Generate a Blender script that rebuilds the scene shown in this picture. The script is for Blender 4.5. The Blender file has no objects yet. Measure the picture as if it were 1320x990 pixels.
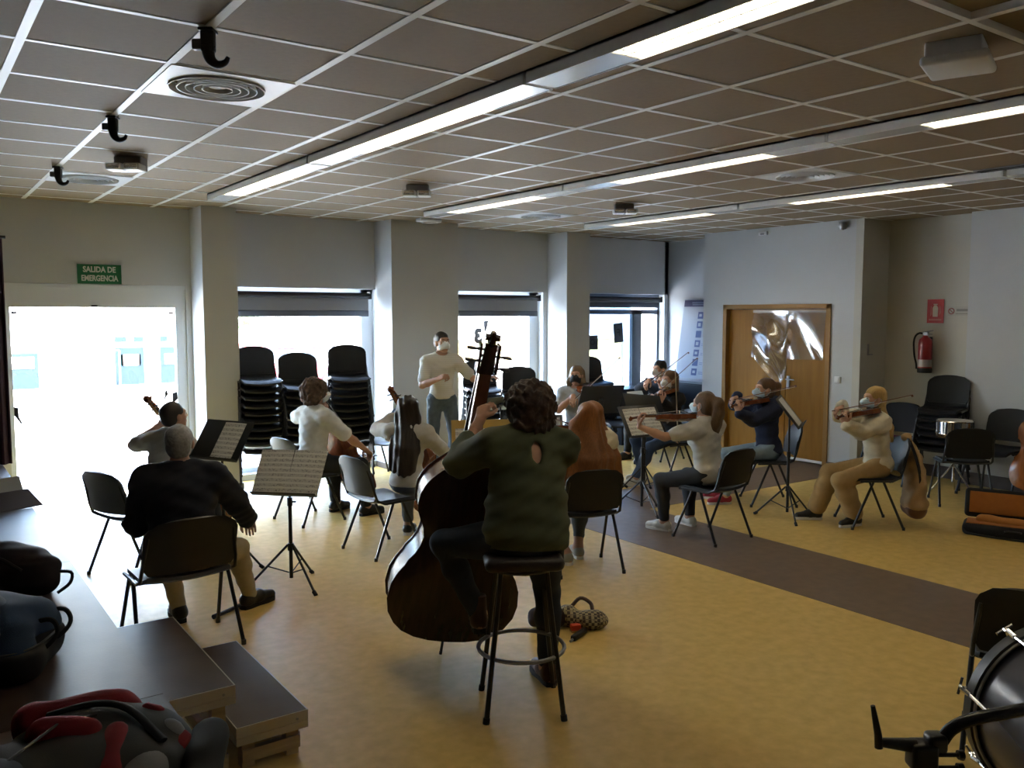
import bpy, bmesh, math, random
import numpy as np
from mathutils import Vector as V, Matrix as M

random.seed(7)
SC = bpy.context.scene
COL = SC.collection
R = math.radians

# ------------------------------------------------------------------ camera
cam_d = bpy.data.cameras.new('camera')
cam_d.sensor_width = 36.0
cam_d.lens = 1110.0 / 1320.0 * 36.0
cam_d.clip_end = 300
cam = bpy.data.objects.new('camera', cam_d)
COL.objects.link(cam)
cam.location = (0, 0, 1.93)
cam.rotation_euler = (math.pi / 2 - math.atan(90 / 1110), 0, -math.atan(790 / 1110))
SC.camera = cam

# ------------------------------------------------------------------ world, sun, exposure
wd = bpy.data.worlds.new('sky')
SC.world = wd
wd.use_nodes = True
nt = wd.node_tree
bg = nt.nodes['Background']
sky = nt.nodes.new('ShaderNodeTexSky')
sky.sky_type = 'NISHITA'
sky.sun_disc = False
sky.sun_elevation = R(52)
sky.sun_rotation = R(190)
sky.air_density = 1.0
sky.dust_density = 3.0
haze = nt.nodes.new('ShaderNodeMix'); haze.data_type = 'RGBA'; haze.inputs['Factor'].default_value = 0.72      # bright hazy sky
haze.inputs['B'].default_value = (0.21, 0.208, 0.20, 1)
nt.links.new(sky.outputs[0], haze.inputs['A']); nt.links.new(haze.outputs['Result'], bg.inputs[0])
bg.inputs[1].default_value = 14.5
sun_d = bpy.data.lights.new('sun', 'SUN')
sun_d.energy = 24.0
sun_d.angle = R(0.6)
sun_d.color = (1.0, 0.96, 0.9)
sun = bpy.data.objects.new('sun', sun_d)
COL.objects.link(sun)
sun.location = (3, 0, 12)
sun.rotation_euler = (R(38), 0, R(-12))      # high, behind the building: lights the street and the facades opposite
for (x0, x1, z0, z1) in ((0.9, 2.6, 0.05, 2.2), (3.0, 4.9, 0.1, 2.24), (5.85, 7.55, 0.1, 2.24), (8.05, 9.9, 0.1, 2.24)):
    ld = bpy.data.lights.new('window_portal', 'AREA')
    ld.shape = 'RECTANGLE'
    ld.size = x1 - x0
    ld.size_y = z1 - z0
    ld.cycles.is_portal = True
    lo = bpy.data.objects.new('window_portal', ld)
    COL.objects.link(lo)
    lo.location = ((x0 + x1) / 2, 10.2, (z0 + z1) / 2)
    lo.rotation_euler = (R(-90), 0, 0)
vs = SC.view_settings
vs.view_transform = 'Standard'
vs.look = 'None'
vs.gamma = 1.0
vs.use_curve_mapping = False
vs.exposure = 1.0

# ------------------------------------------------------------------ materials
MATS = {}
def mat(name, col, rough=0.6, metal=0.0, var=0.0, vscale=8.0, bump=0.0, bscale=60.0, emit=0.0, spec=0.5, stretch=None, col2=None):
    if name in MATS: return MATS[name]
    m = bpy.data.materials.new(name)
    m.use_nodes = True
    n = m.node_tree.nodes; l = m.node_tree.links
    b = n['Principled BSDF']
    b.inputs['Base Color'].default_value = (*col, 1)
    b.inputs['Roughness'].default_value = rough
    b.inputs['Metallic'].default_value = metal
    b.inputs['Specular IOR Level'].default_value = spec
    if emit:
        b.inputs['Emission Color'].default_value = (*col, 1)
        b.inputs['Emission Strength'].default_value = emit
    tc = None
    def coords(sc):
        nonlocal tc
        if tc is None: tc = n.new('ShaderNodeTexCoord')
        if stretch:
            mp = n.new('ShaderNodeMapping')
            mp.inputs['Scale'].default_value = stretch
            l.new(tc.outputs['Object'], mp.inputs[0]); return mp.outputs[0]
        return tc.outputs['Object']
    if var or col2:
        t = n.new('ShaderNodeTexNoise'); t.inputs['Scale'].default_value = vscale; t.inputs['Detail'].default_value = 5
        l.new(coords(1), t.inputs['Vector'])
        r = n.new('ShaderNodeValToRGB')
        c2 = col2 if col2 else tuple(min(1, c * (1 + var)) for c in col)
        c1 = col if col2 else tuple(c * (1 - var) for c in col)
        r.color_ramp.elements[0].position = 0.3; r.color_ramp.elements[1].position = 0.7
        r.color_ramp.elements[0].color = (*c1, 1); r.color_ramp.elements[1].color = (*c2, 1)
        l.new(t.outputs['Fac'], r.inputs[0]); l.new(r.outputs[0], b.inputs['Base Color'])
    if bump:
        t = n.new('ShaderNodeTexNoise'); t.inputs['Scale'].default_value = bscale; t.inputs['Detail'].default_value = 3
        l.new(coords(1), t.inputs['Vector'])
        bp = n.new('ShaderNodeBump'); bp.inputs['Strength'].default_value = bump; bp.inputs['Distance'].default_value = 0.01
        l.new(t.outputs['Fac'], bp.inputs['Height']); l.new(bp.outputs[0], b.inputs['Normal'])
    MATS[name] = m
    return m

def glass_mat(name, tint, refl=0.07):
    m = bpy.data.materials.new(name); m.use_nodes = True
    n = m.node_tree.nodes; l = m.node_tree.links
    n.remove(n['Principled BSDF'])
    tr = n.new('ShaderNodeBsdfTransparent'); tr.inputs[0].default_value = (*tint, 1)
    gl = n.new('ShaderNodeBsdfGlossy'); gl.inputs['Roughness'].default_value = 0.02
    mx = n.new('ShaderNodeMixShader'); mx.inputs[0].default_value = refl
    l.new(tr.outputs[0], mx.inputs[1]); l.new(gl.outputs[0], mx.inputs[2]); l.new(mx.outputs[0], n['Material Output'].inputs[0])
    MATS[name] = m
    return m

def stripes_mat(name, base, line, axis, freq, duty, rough=0.8, mask=None, shift=0.0):
    """parallel printed lines (staves, knitted stripes) in object space"""
    m = bpy.data.materials.new(name); m.use_nodes = True
    n = m.node_tree.nodes; l = m.node_tree.links
    b = n['Principled BSDF']; b.inputs['Roughness'].default_value = rough
    tc = n.new('ShaderNodeTexCoord'); sp = n.new('ShaderNodeSeparateXYZ'); l.new(tc.outputs['Object'], sp.inputs[0])
    def math_(op, a, bv):
        q = n.new('ShaderNodeMath'); q.operation = op
        for i, x in enumerate((a, bv)):
            if x is None: continue
            if isinstance(x, (int, float)): q.inputs[i].default_value = x
            else: l.new(x, q.inputs[i])
        return q.outputs[0]
    s = math_('LESS_THAN', math_('FRACT', math_('MULTIPLY', math_('ADD', sp.outputs[axis], 10.0 + shift), freq), None), duty)
    if mask:      # broad rows switched on and off, with notes as noise
        row = math_('LESS_THAN', math_('FRACT', math_('MULTIPLY', math_('ADD', sp.outputs[axis], 10.0), mask), None), 0.6)
        ns = n.new('ShaderNodeTexNoise'); ns.inputs['Scale'].default_value = 120; l.new(tc.outputs['Object'], ns.inputs['Vector'])
        dots = math_('GREATER_THAN', ns.outputs['Fac'], 0.57)
        s = math_('MULTIPLY', math_('MAXIMUM', s, dots), row)
    mx = n.new('ShaderNodeMix'); mx.data_type = 'RGBA'
    mx.inputs['A'].default_value = (*base, 1); mx.inputs['B'].default_value = (*line, 1)
    l.new(s, mx.inputs['Factor']); l.new(mx.outputs['Result'], b.inputs['Base Color'])
    MATS[name] = m
    return m

wall_m = mat('wall_paint', (0.56, 0.57, 0.57), 0.7, var=0.03, vscale=1.5, bump=0.05, bscale=200)
wall_w = mat('wall_paint_warm', (0.55, 0.53, 0.46), 0.7, var=0.03, vscale=1.5, bump=0.05, bscale=200)
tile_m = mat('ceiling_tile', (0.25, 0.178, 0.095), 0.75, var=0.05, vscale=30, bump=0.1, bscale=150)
grid_m = mat('ceiling_grid', (0.80, 0.78, 0.72), 0.4)
floor_m = mat('floor_yellow', (0.56, 0.375, 0.10), 0.42, var=0.0, col2=(0.68, 0.47, 0.15), vscale=14, bump=0.03, bscale=40, spec=0.25)
strip_m = mat('floor_brown', (0.17, 0.115, 0.075), 0.42, var=0.12, vscale=12, bump=0.03, bscale=40, spec=.3)
white_m = mat('white_metal', (0.78, 0.79, 0.79), 0.35)
frame_w = mat('white_frame', (0.72, 0.75, 0.78), 0.4)
black_m = mat('black_metal', (0.012, 0.012, 0.013), 0.35, spec=0.5)
blackp = mat('black_plastic', (0.016, 0.017, 0.020), 0.5, var=0.1, bump=0.05, bscale=120, spec=.3)
greyp = mat('dark_grey_plastic', (0.05, 0.055, 0.065), 0.35, bump=0.05, bscale=120)
rubber = mat('rubber', (0.01, 0.01, 0.01), 0.8)
chrome = mat('chrome', (0.7, 0.7, 0.72), 0.15, metal=1.0)
grey_m = mat('grey_metal', (0.30, 0.30, 0.31), 0.4, metal=0.6)
glass = glass_mat('clear_glass', (0.95, 0.98, 0.98))
glass_t = glass_mat('tinted_glass', (0.30, 0.36, 0.42), 0.10)
skin = mat('skin', (0.50, 0.28, 0.19), 0.5, var=0.06, vscale=20, spec=0.4)
skin_w = mat('skin_light', (0.58, 0.35, 0.25), 0.5, var=0.06, vscale=20, spec=0.4)
varn = mat('varnish_red_brown', (0.17, 0.045, 0.014), 0.22, var=0.25, vscale=6, stretch=(8, 1, 8))
varn_d = mat('varnish_dark', (0.035, 0.013, 0.009), 0.25, var=0.2, vscale=5, stretch=(8, 1, 8))
varn_r = mat('varnish_ribs', (0.12, 0.045, 0.022), 0.25, var=0.2, vscale=5)
varn_o = mat('varnish_orange', (0.30, 0.10, 0.022), 0.22, var=0.2, vscale=6, stretch=(8, 1, 8))
ebony = mat('ebony', (0.014, 0.011, 0.010), 0.3)
maple = mat('maple', (0.28, 0.12, 0.045), 0.3, var=0.15, vscale=10)
string_m = mat('strings', (0.55, 0.54, 0.5), 0.3, metal=0.8)
hair_bow = mat('bow_hair', (0.75, 0.70, 0.6), 0.6)
pernam = mat('pernambuco', (0.16, 0.055, 0.025), 0.35)
wood_door = mat('door_wood', (0.32, 0.15, 0.022), 0.45, spec=.12, var=0.12, vscale=3, stretch=(1, 6, 0.6), bump=0.03, bscale=30)
wood_fr = mat('door_frame_wood', (0.33, 0.18, 0.055), 0.45, spec=.15, var=0.1, vscale=4)
pale_wood = mat('pale_wood', (0.42, 0.31, 0.17), 0.6, var=0.12, vscale=6, stretch=(1, 1, 8))
paper = stripes_mat('sheet_music_print', (0.74, 0.74, 0.70), (0.30, 0.30, 0.30), 1, 220, 0.3, 0.85, mask=26)
paper_p = mat('plain_paper', (0.78, 0.78, 0.75), 0.8)
alu = mat('aluminium', (0.50, 0.46, 0.40), 0.45, metal=0.4)

# ------------------------------------------------------------------ mesh helpers
def cr(pts, n=4):
    """Catmull-Rom curve through the points"""
    P = [V(p) for p in pts]; P = [P[0] * 2 - P[1]] + P + [P[-1] * 2 - P[-2]]; out = []
    for i in range(1, len(P) - 2):
        for k in range(n):
            t = k / n; a, b, c, d = P[i - 1], P[i], P[i + 1], P[i + 2]
            out.append(0.5 * (2 * b + (c - a) * t + (2 * a - 5 * b + 4 * c - d) * t * t + (3 * b - a - 3 * c + d) * t ** 3))
    return out + [P[-2]]
class MB:
    def __init__(s): s.v = []; s.f = []; s.T = M.Identity(4)
    def add(s, vs, fs):
        o = len(s.v); s.v += [tuple(s.T @ V(p)) for p in vs]; s.f += [tuple(i + o for i in f) for f in fs]; return s
    def box(s, c, d, rot=None, taper=1.0):
        x, y, z = d[0] / 2, d[1] / 2, d[2] / 2
        pts = [V((a * x * (taper if k > 0 else 1), b * y * (taper if k > 0 else 1), k * z)) for k in (-1, 1) for b in (-1, 1) for a in (-1, 1)]
        if rot is not None: pts = [rot @ p for p in pts]
        pts = [p + V(c) for p in pts]
        return s.add(pts, [(0, 2, 3, 1), (4, 5, 7, 6), (0, 1, 5, 4), (2, 6, 7, 3), (0, 4, 6, 2), (1, 3, 7, 5)])
    def bbox(s, a, b): return s.box([(p + q) / 2 for p, q in zip(a, b)], [abs(q - p) for p, q in zip(a, b)])
    def rbox(s, c, d, r=0.02, rot=None, seg=3):
        bm = bmesh.new(); bmesh.ops.create_cube(bm, size=1)
        for v in bm.verts: v.co = V((v.co.x * d[0], v.co.y * d[1], v.co.z * d[2]))
        bmesh.ops.bevel(bm, geom=list(bm.edges), offset=min(r, min(d) * 0.49), segments=seg, profile=0.5, affect='EDGES')
        bm.verts.index_update()
        s.add([(rot @ v.co if rot is not None else v.co) + V(c) for v in bm.verts], [[v.index for v in f.verts] for f in bm.faces]); bm.free(); return s
    def tube(s, pts, r, n=8, cap=True, closed=False, flat=1.0):
        pts = [V(p) for p in pts]; N = len(pts)
        rs = r if isinstance(r, (list, tuple)) else [r] * N
        vs, fs = [], []; nrm = None
        for i, p in enumerate(pts):
            if closed: t = pts[(i + 1) % N] - pts[i - 1]
            else: t = (pts[min(i + 1, N - 1)] - pts[max(i - 1, 0)])
            t.normalize()
            if nrm is None:
                nrm = t.cross(V((0, 0, 1)))
                if nrm.length < 1e-3: nrm = V((1, 0, 0))
            nrm = (nrm - t * nrm.dot(t)).normalized(); bn = t.cross(nrm)
            for k in range(n):
                a = 2 * math.pi * k / n
                vs.append(p + (nrm * math.cos(a) + bn * math.sin(a) * flat) * rs[i])
        for i in range(N if closed else N - 1):
            j = (i + 1) % N
            for k in range(n): fs.append((i * n + k, i * n + (k + 1) % n, j * n + (k + 1) % n, j * n + k))
        if cap and not closed: fs += [tuple(range(n))[::-1], tuple(range((N - 1) * n, N * n))]
        return s.add(vs, fs)
    def cyl(s, a, b, r, n=16): return s.tube([a, b], r, n)
    def lathe(s, prof, n=24, T=None):
        vs, fs = [], []
        for (r, z) in prof:
            for k in range(n):
                a = 2 * math.pi * k / n; p = V((r * math.cos(a), r * math.sin(a), z)); vs.append(T @ p if T is not None else p)
        for i in range(len(prof) - 1):
            for k in range(n): fs.append((i * n + k, i * n + (k + 1) % n, (i + 1) * n + (k + 1) % n, (i + 1) * n + k))
        fs += [tuple(range(n))[::-1], tuple(range((len(prof) - 1) * n, len(prof) * n))]
        return s.add(vs, fs)
    def prism(s, outline, t, T=None):
        n = len(outline); T = T if T is not None else M.Identity(4)
        vs = [T @ V((x, y, -t / 2)) for x, y in outline] + [T @ V((x, y, t / 2)) for x, y in outline]
        return s.add(vs, [tuple(range(n))[::-1], tuple(range(n, 2 * n))] + [(i, (i + 1) % n, n + (i + 1) % n, n + i) for i in range(n)])
    def sheet(s, fn, nu, nv, th):
        """a curved slab: fn(u,v) -> point, thickness th along the local normal"""
        P = [[V(fn(i / nu, j / nv)) for j in range(nv + 1)] for i in range(nu + 1)]
        top, bot = [], []
        for i in range(nu + 1):
            for j in range(nv + 1):
                du = P[min(i + 1, nu)][j] - P[max(i - 1, 0)][j]; dv = P[i][min(j + 1, nv)] - P[i][max(j - 1, 0)]
                nn = du.cross(dv)
                nn = nn.normalized() if nn.length > 1e-9 else V((0, 0, 1))
                top.append(P[i][j] + nn * th / 2); bot.append(P[i][j] - nn * th / 2)
        W = nv + 1; o = len(top); fs = []
        for i in range(nu):
            for j in range(nv):
                a, b, c, d = i * W + j, (i + 1) * W + j, (i + 1) * W + j + 1, i * W + j + 1
                fs += [(a, b, c, d), (o + d, o + c, o + b, o + a)]
        rim = [i * W for i in range(nu + 1)] + [nu * W + j for j in range(1, nv + 1)] + [i * W + nv for i in range(nu - 1, -1, -1)] + [j for j in range(nv - 1, 0, -1)]
        for k in range(len(rim)):
            a, b = rim[k], rim[(k + 1) % len(rim)]; fs.append((b, a, o + a, o + b))
        return s.add(top + bot, fs)
    def mesh(s, name, m, smooth=True, ang=0.75):
        me = bpy.data.meshes.new(name); me.from_pydata(s.v, [], s.f)
        bm = bmesh.new(); bm.from_mesh(me); bmesh.ops.recalc_face_normals(bm, faces=bm.faces); bm.to_mesh(me); bm.free()
        if smooth:
            me.polygons.foreach_set('use_smooth', [True] * len(me.polygons)); me.set_sharp_from_angle(angle=ang)
        if m: me.materials.append(m)
        return me
    def build(s, name, m, parent=None, smooth=True, ang=0.75):
        o = bpy.data.objects.new(name, s.mesh(name, m, smooth, ang)); COL.objects.link(o)
        if parent is not None: o.parent = parent
        return o

def tag(o, label=None, cat=None, group=None, kind=None):
    if label: o['label'] = label
    if cat: o['category'] = cat
    if group: o['group'] = group
    if kind: o['kind'] = kind
    return o
def thing(name, label, cat, loc=(0, 0, 0), rz=0.0, group=None, mtx=None):
    o = bpy.data.objects.new(name, None); COL.objects.link(o); o.empty_display_size = 0.1
    if mtx is not None: o.matrix_world = mtx
    else: o.location = loc; o.rotation_euler = (0, 0, rz)
    return tag(o, label, cat, group)
KIDS = {}
def copy_tree(o, parent=None):
    c = o.copy(); COL.objects.link(c)
    if parent is not None: c.parent = parent
    for ch in list(o.children): copy_tree(ch, c)
    return c
def struct(o): o['kind'] = 'structure'; return o
def text_mesh(name, body, size, m, parent=None, mtx=None, ext=0.001, bold=0.0, align='CENTER'):
    cu = bpy.data.curves.new(name, 'FONT'); cu.body = body; cu.size = size; cu.extrude = ext; cu.offset = bold
    cu.align_x = align; cu.align_y = 'CENTER'; cu.resolution_u = 3
    t = bpy.data.objects.new(name + '_tmp', cu); COL.objects.link(t)
    bpy.context.view_layer.update()
    me = bpy.data.meshes.new_from_object(t)
    bpy.data.objects.remove(t); me.materials.clear(); me.materials.append(m)
    o = bpy.data.objects.new(name, me); COL.objects.link(o)
    if parent is not None: o.parent = parent
    if mtx is not None: o.matrix_local = mtx
    return o
def face_mtx(loc, right, up):
    r = V(right).normalized(); u = V(up).normalized(); n = r.cross(u)
    m = M.Identity(4)
    for i in range(3): m[i][0] = r[i]; m[i][1] = u[i]; m[i][2] = n[i]; m[i][3] = loc[i]
    return m
# ================================================================== SETTING
CH = 3.07
fl = struct(MB().bbox((-4, -3, -0.2), (12, 10.15, 0)).build('floor', floor_m, smooth=False))
MB().bbox((4.98, -3, -0.001), (6.0, 7.2, 0.002)).build('floor_strip', strip_m, fl, smooth=False)
MB().bbox((6.0, 6.08, -0.001), (9.6, 6.95, 0.002)).build('floor_strip', strip_m, fl, smooth=False)

# ceiling: slab, tiles, T-bar grid
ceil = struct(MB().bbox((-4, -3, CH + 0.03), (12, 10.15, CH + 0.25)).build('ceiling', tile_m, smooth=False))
GX0, GY0 = 1.07, 4.19
gx = [GX0 + 0.6 * i for i in range(-2, 15)]
gy = [GY0 + 0.6 * j for j in range(-4, 10)]
tb = MB(); t = 0.285
tb.add([(-t, -t, 0.012), (t, -t, 0.012), (t, t, 0.012), (-t, t, 0.012), (-t + .006, -t + .006, 0), (t - .006, -t + .006, 0), (t - .006, t - .006, 0), (-t + .006, t - .006, 0)],
       [(4, 7, 6, 5), (0, 1, 2, 3), (0, 4, 5, 1), (1, 5, 6, 2), (2, 6, 7, 3), (3, 7, 4, 0)])
tmesh = tb.mesh('ceiling_tile', tile_m, smooth=False)
DIFF = [(1.07, 4.19), (1.07, 7.79), (5.87, 4.19), (5.87, 7.79)]
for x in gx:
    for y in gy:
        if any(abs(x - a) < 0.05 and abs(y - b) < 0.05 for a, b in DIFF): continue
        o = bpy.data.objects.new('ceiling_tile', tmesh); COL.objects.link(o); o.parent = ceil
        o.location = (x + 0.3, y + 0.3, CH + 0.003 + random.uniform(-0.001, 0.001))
g = MB()
for x in gx + [gx[-1] + 0.6, gx[0] - 0.6, gx[0] - 1.2]: g.bbox((x - 0.019, -2.0, CH), (x + 0.019, 9.86, CH + 0.03))
for y in gy + [gy[0] - 0.6 * k for k in range(1, 8)]: g.bbox((-4, y - 0.014, CH + 0.0008), (10.5, y + 0.014, CH + 0.03))
tag(g.build('ceiling_grid', grid_m, ceil, smooth=False), kind='stuff')

# window wall (inner face y=9.85) with floor-to-lintel openings
YB, YC, LZ = 9.85, 9.4, 2.24
wb = MB()
wb.bbox((-4, YB, LZ), (10.3, YB + 0.3, CH + 0.2))
wb.bbox((-4, YB, 0), (0.86, YB + 0.3, LZ)); wb.bbox((2.6, YB, 0), (3.02, YB + 0.3, LZ))
wb.bbox((4.92, YB, 0), (5.86, YB + 0.3, LZ)); wb.bbox((7.56, YB, 0), (8.04, YB + 0.3, LZ)); wb.bbox((10.0, YB, 0), (12, YB + 0.3, CH + .2))
for a, b in ((3.02, 4.92), (5.86, 7.56), (8.04, 10.0)): wb.bbox((a, YB, 0), (b, YB + 0.3, 0.07))
struct(wb.build('wall_back', wall_m, smooth=False))
for i, (a, b, lab) in enumerate(((2.66, 3.03, 0), (4.90, 5.85, 1), (7.63, 8.05, 2))):
    c = struct(MB().bbox((a, YC, 0), (b, YB, CH + 0.03)).build('trim_%d' % (i + 1), wall_m, smooth=False))
    MB().bbox((a - 0.012, YC - 0.012, 0), (b + 0.012, YB - 0.01, 0.07)).build('baseboard', mat('baseboard', (0.10, 0.075, 0.06), 0.5), c, smooth=False)
# side walls
struct(MB().bbox((9.45, 6.13, 0), (9.6, 6.44, CH + .03)).bbox((9.45, 8.15, 0), (9.6, 8.53, CH + .03)).bbox((9.45, 6.44, 2.06), (9.6, 8.15, CH + .03))
       .bbox((9.6, 8.40, 0), (10.2, 8.53, CH + .03)).bbox((9.6, 6.13, 0), (9.75, 8.4, CH + .03)).build('wall_doors', wall_m, smooth=False))
struct(MB().bbox((10.08, 8.53, 0), (10.3, YB, CH + .03)).build('wall_corner', wall_m, smooth=False))
wa = struct(MB().bbox((9.45, 6.03, 0), (10.3, 6.13, CH + .03)).bbox((10.0, 4.97, 0), (10.3, 6.03, CH + .03)).build('wall_alcove', wall_w, smooth=False))
struct(MB().bbox((9.86, -3, 0), (10.2, 4.97, CH + .03)).build('wall_right', wall_m, smooth=False))
bbm = mat('baseboard', (0.10, 0.075, 0.06), 0.5)
struct(MB().bbox((9.985, 4.97, 0), (10.0, 6.03, .14)).bbox((9.46, 6.015, 0), (10.0, 6.03, .14)).build('baseboard_alcove', bbm, smooth=False))
struct(MB().bbox((9.845, -3, 0), (9.86, 4.98, .14)).build('baseboard_right', bbm, smooth=False))
struct(MB().bbox((9.435, 6.02, 0), (9.45, 6.44, .08)).bbox((9.435, 8.15, 0), (9.45, 8.53, .08)).build('baseboard_doors', bbm, smooth=False))
dark_w = mat('stage_wall', (0.06, 0.05, 0.05), 0.8)
struct(MB().bbox((-4.2, -3, 0), (-4, 10.15, CH + .2)).build('wall_left', dark_w, smooth=False))
struct(MB().bbox((-4, -3.2, 0), (12, -3, CH + .2)).build('wall_rear', wall_m, smooth=False))

# emergency exit door (glazed)
d1 = struct(MB().bbox((0.86, 9.88, 2.0), (2.6, 9.96, 2.24)).bbox((0.86, 9.88, 0), (0.91, 9.96, 2.0)).bbox((2.49, 9.88, 0), (2.6, 9.96, 2.0))
            .bbox((0.86, 9.86, 2.20), (2.6, 9.88, 2.235)).build('door_1', frame_w, smooth=False))
MB().bbox((0.915, 9.915, 0.02), (2.485, 9.925, 1.975)).build('pane', glass, d1, smooth=False)
for x in (0.95, 2.45): MB().rbox((x, 9.912, 1.945), (0.05, 0.03, 0.022), .004).build('hinge', black_m, d1)
def wing(x, z, s, m=1):
    pts = [(0, 0.06), (0.045, 0.075), (0.05, -0.005), (0.03, -0.03), (-0.02, -0.11), (-0.028, -0.09), (-0.002, -0.03)]
    return MB().prism([(p[0] * s * m, p[1] * s) for p in pts], 0.02, face_mtx((x, 9.905, z), (1, 0, 0), (0, 0, 1)))
wing(2.44, 1.0, 1.0).build('door_handle', black_m, d1, smooth=False)
wing(2.36, 1.05, 0.6).build('door_handle', black_m, d1, smooth=False)
wing(0.95, 0.93, 1.0, -1).build('door_handle', black_m, d1, smooth=False)
MB().rbox((1.68, 9.875, 2.015), (0.06, 0.02, 0.015), .004).build('door_sensor', black_m, d1)

# windows, blinds
bl_u = mat('blind_cloth', (0.33, 0.345, 0.37), 0.8, bump=0.1, bscale=300)
bl_d = mat('blind_hem', (0.15, 0.17, 0.21), 0.8)
for i, (a, b, gm, fm) in enumerate(((3.02, 4.92, glass, frame_w), (5.86, 7.56, glass, frame_w), (8.04, 10.0, glass_t, mat('dark_frame', (0.12, 0.14, 0.17), 0.4)))):
    y0, y1 = 9.97, 10.03
    w = MB().bbox((a, y0, 0.07), (a + .05, y1, LZ)).bbox((b - (.16 if i < 2 else .04), y0, 0.07), (b, y1, LZ)).bbox((a, y0, 0.07), (b, y1, 0.13)).bbox((a, y0, 2.19), (b, y1, LZ))
    if i == 2: w.bbox((a, y0, 1.93), (b, y1, 2.0)).bbox((9.42, y0, .07), (9.62, y1, 2.0))
    w = struct(w.build('window_%d' % (i + 1), fm, smooth=False))
    if i == 2:
        MB().bbox((a + .05, 9.995, .13), (9.42, 10.005, 2.19)).build('pane', gm, w, smooth=False)
        MB().bbox((9.62, 9.995, .13), (b - .04, 10.005, 2.19)).build('pane', glass, w, smooth=False)
    else: MB().bbox((a + .05, 9.995, .13), (b - .16, 10.005, 2.19)).build('pane', gm, w, smooth=False)
    bb = b - 0.12 if i < 2 else b - .14
    zl = 1.90 if i < 2 else 2.03
    lab = ('grey roller blind over the window beside the exit door', 'grey roller blind over the window behind the bass scroll', 'grey roller blind over the window with dark letter posters')[i]
    bl = thing('roller_blind', lab, 'blind', ((a + bb) / 2, 9.80, 2.16), 0, None)
    wd_ = (bb - a) / 2 - 0.01
    MB().tube([(-wd_, 0, 0), (wd_, 0, 0)], 0.034, 12).build('roller', mat('roller_dark', (.05, .05, .06), .5), bl)
    MB().bbox((-wd_, 0.02, zl + .075 - 2.16), (wd_, 0.024, 0.0)).build('blind_cloth', bl_u, bl, smooth=False)
    MB().rbox((0, 0.02, zl + .0375 - 2.16), (2 * wd_, 0.02, 0.075), .006).build('hem_bar', bl_d, bl)
    MB().bbox((wd_, -0.04, -0.045), (wd_ + .02, 0.05, 0.045)).build('bracket', black_m, bl, smooth=False)
# writing on the panes, read from behind
ink = mat('pane_letters', (0.16, 0.17, 0.18), 0.6)
def pane_text(body, x, z, size, win, tilt=0.0):
    m = face_mtx((x, 9.985, z), (-1, 0, 0), (0, 0, 1)) @ M.Rotation(tilt, 4, 'Z')
    return text_mesh('pane_letter', body, size, ink, bpy.data.objects[win], m, bold=0.02)
pane_text('3', 6.53, 1.62, 0.26, 'window_2')
MB().prism([(-.04, .075), (.055, .09), (.005, -.07), (-.03, -.07)], .004, face_mtx((6.66, 9.985, 1.76), (1, 0, 0), (0, 0, 1))).build('pane_letter', ink, bpy.data.objects['window_2'], smooth=False)
def poster(x, z, w, h, body, lab, tilt):
    m = face_mtx((x, 9.985, z), (-1, 0, 0), (0, 0, 1)) @ M.Rotation(tilt, 4, 'Z')
    p = thing('window_poster', lab, 'poster', mtx=m)
    MB().box((0, 0, 0), (w, h, .004)).build('sheet', mat('poster_grey', (0.06, 0.065, 0.075), .7), p, smooth=False)
    text_mesh('lettering', body, h * .55, mat('poster_ink', (0.012, 0.012, 0.014), .7), p, M.Translation((0, 0, -0.004)))
    text_mesh('lettering', body, h * .55, mat('poster_ink', (0.012, 0.012, 0.014), .7), p, M.Translation((0, 0, 0.004)))
poster(9.14, 1.64, 0.19, 0.30, 'F', 'tall dark poster hung slanting on the tinted window', R(-6))
poster(8.56, 1.50, 0.32, 0.22, 'OO', 'wide dark poster low on the tinted window beside the column', 0)

# double wooden door with a sheet of plastic film
d2 = struct(MB().bbox((9.43, 6.44, 0), (9.56, 6.50, 2.06)).bbox((9.43, 8.09, 0), (9.56, 8.15, 2.06)).bbox((9.43, 6.44, 2.0), (9.56, 8.15, 2.06)).build('door_2', wood_fr, smooth=False))
MB().bbox((9.50, 6.505, 0.03), (9.54, 7.125, 1.995)).build('door_leaf', wood_door, d2, smooth=False)
MB().bbox((9.50, 7.135, 0.03), (9.54, 8.085, 1.995)).build('door_leaf', wood_door, d2, smooth=False)
hd = MB().rbox((9.49, 7.08, 1.04), (.02, .045, .17), .006).tube([(9.49, 7.08, 1.08), (9.44, 7.08, 1.08), (9.435, 7.0, 1.08), (9.435, 6.95, 1.078)], .009)
hd.build('door_handle', grey_m, d2)
MB().bbox((9.495, 6.505, .03), (9.5, 7.1, .06)).build('under_door_light', white_m, d2, smooth=False)  # painted light: white strip for the glow showing under the door leaf
film_m = bpy.data.materials.new('plastic_film'); film_m.use_nodes = True; MATS['film'] = film_m
n_ = film_m.node_tree.nodes; l_ = film_m.node_tree.links; n_.remove(n_['Principled BSDF'])
tr = n_.new('ShaderNodeBsdfTransparent'); gl = n_.new('ShaderNodeBsdfGlossy'); gl.inputs['Roughness'].default_value = 0.12
df = n_.new('ShaderNodeBsdfTranslucent'); df.inputs[0].default_value = (.8, .8, .85, 1)
m1 = n_.new('ShaderNodeMixShader'); m1.inputs[0].default_value = 0.20; m2 = n_.new('ShaderNodeMixShader'); m2.inputs[0].default_value = 0.06
l_.new(tr.outputs[0], m1.inputs[1]); l_.new(gl.outputs[0], m1.inputs[2]); l_.new(m1.outputs[0], m2.inputs[1]); l_.new(df.outputs[0], m2.inputs[2]); l_.new(m2.outputs[0], n_['Material Output'].inputs[0])
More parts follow.
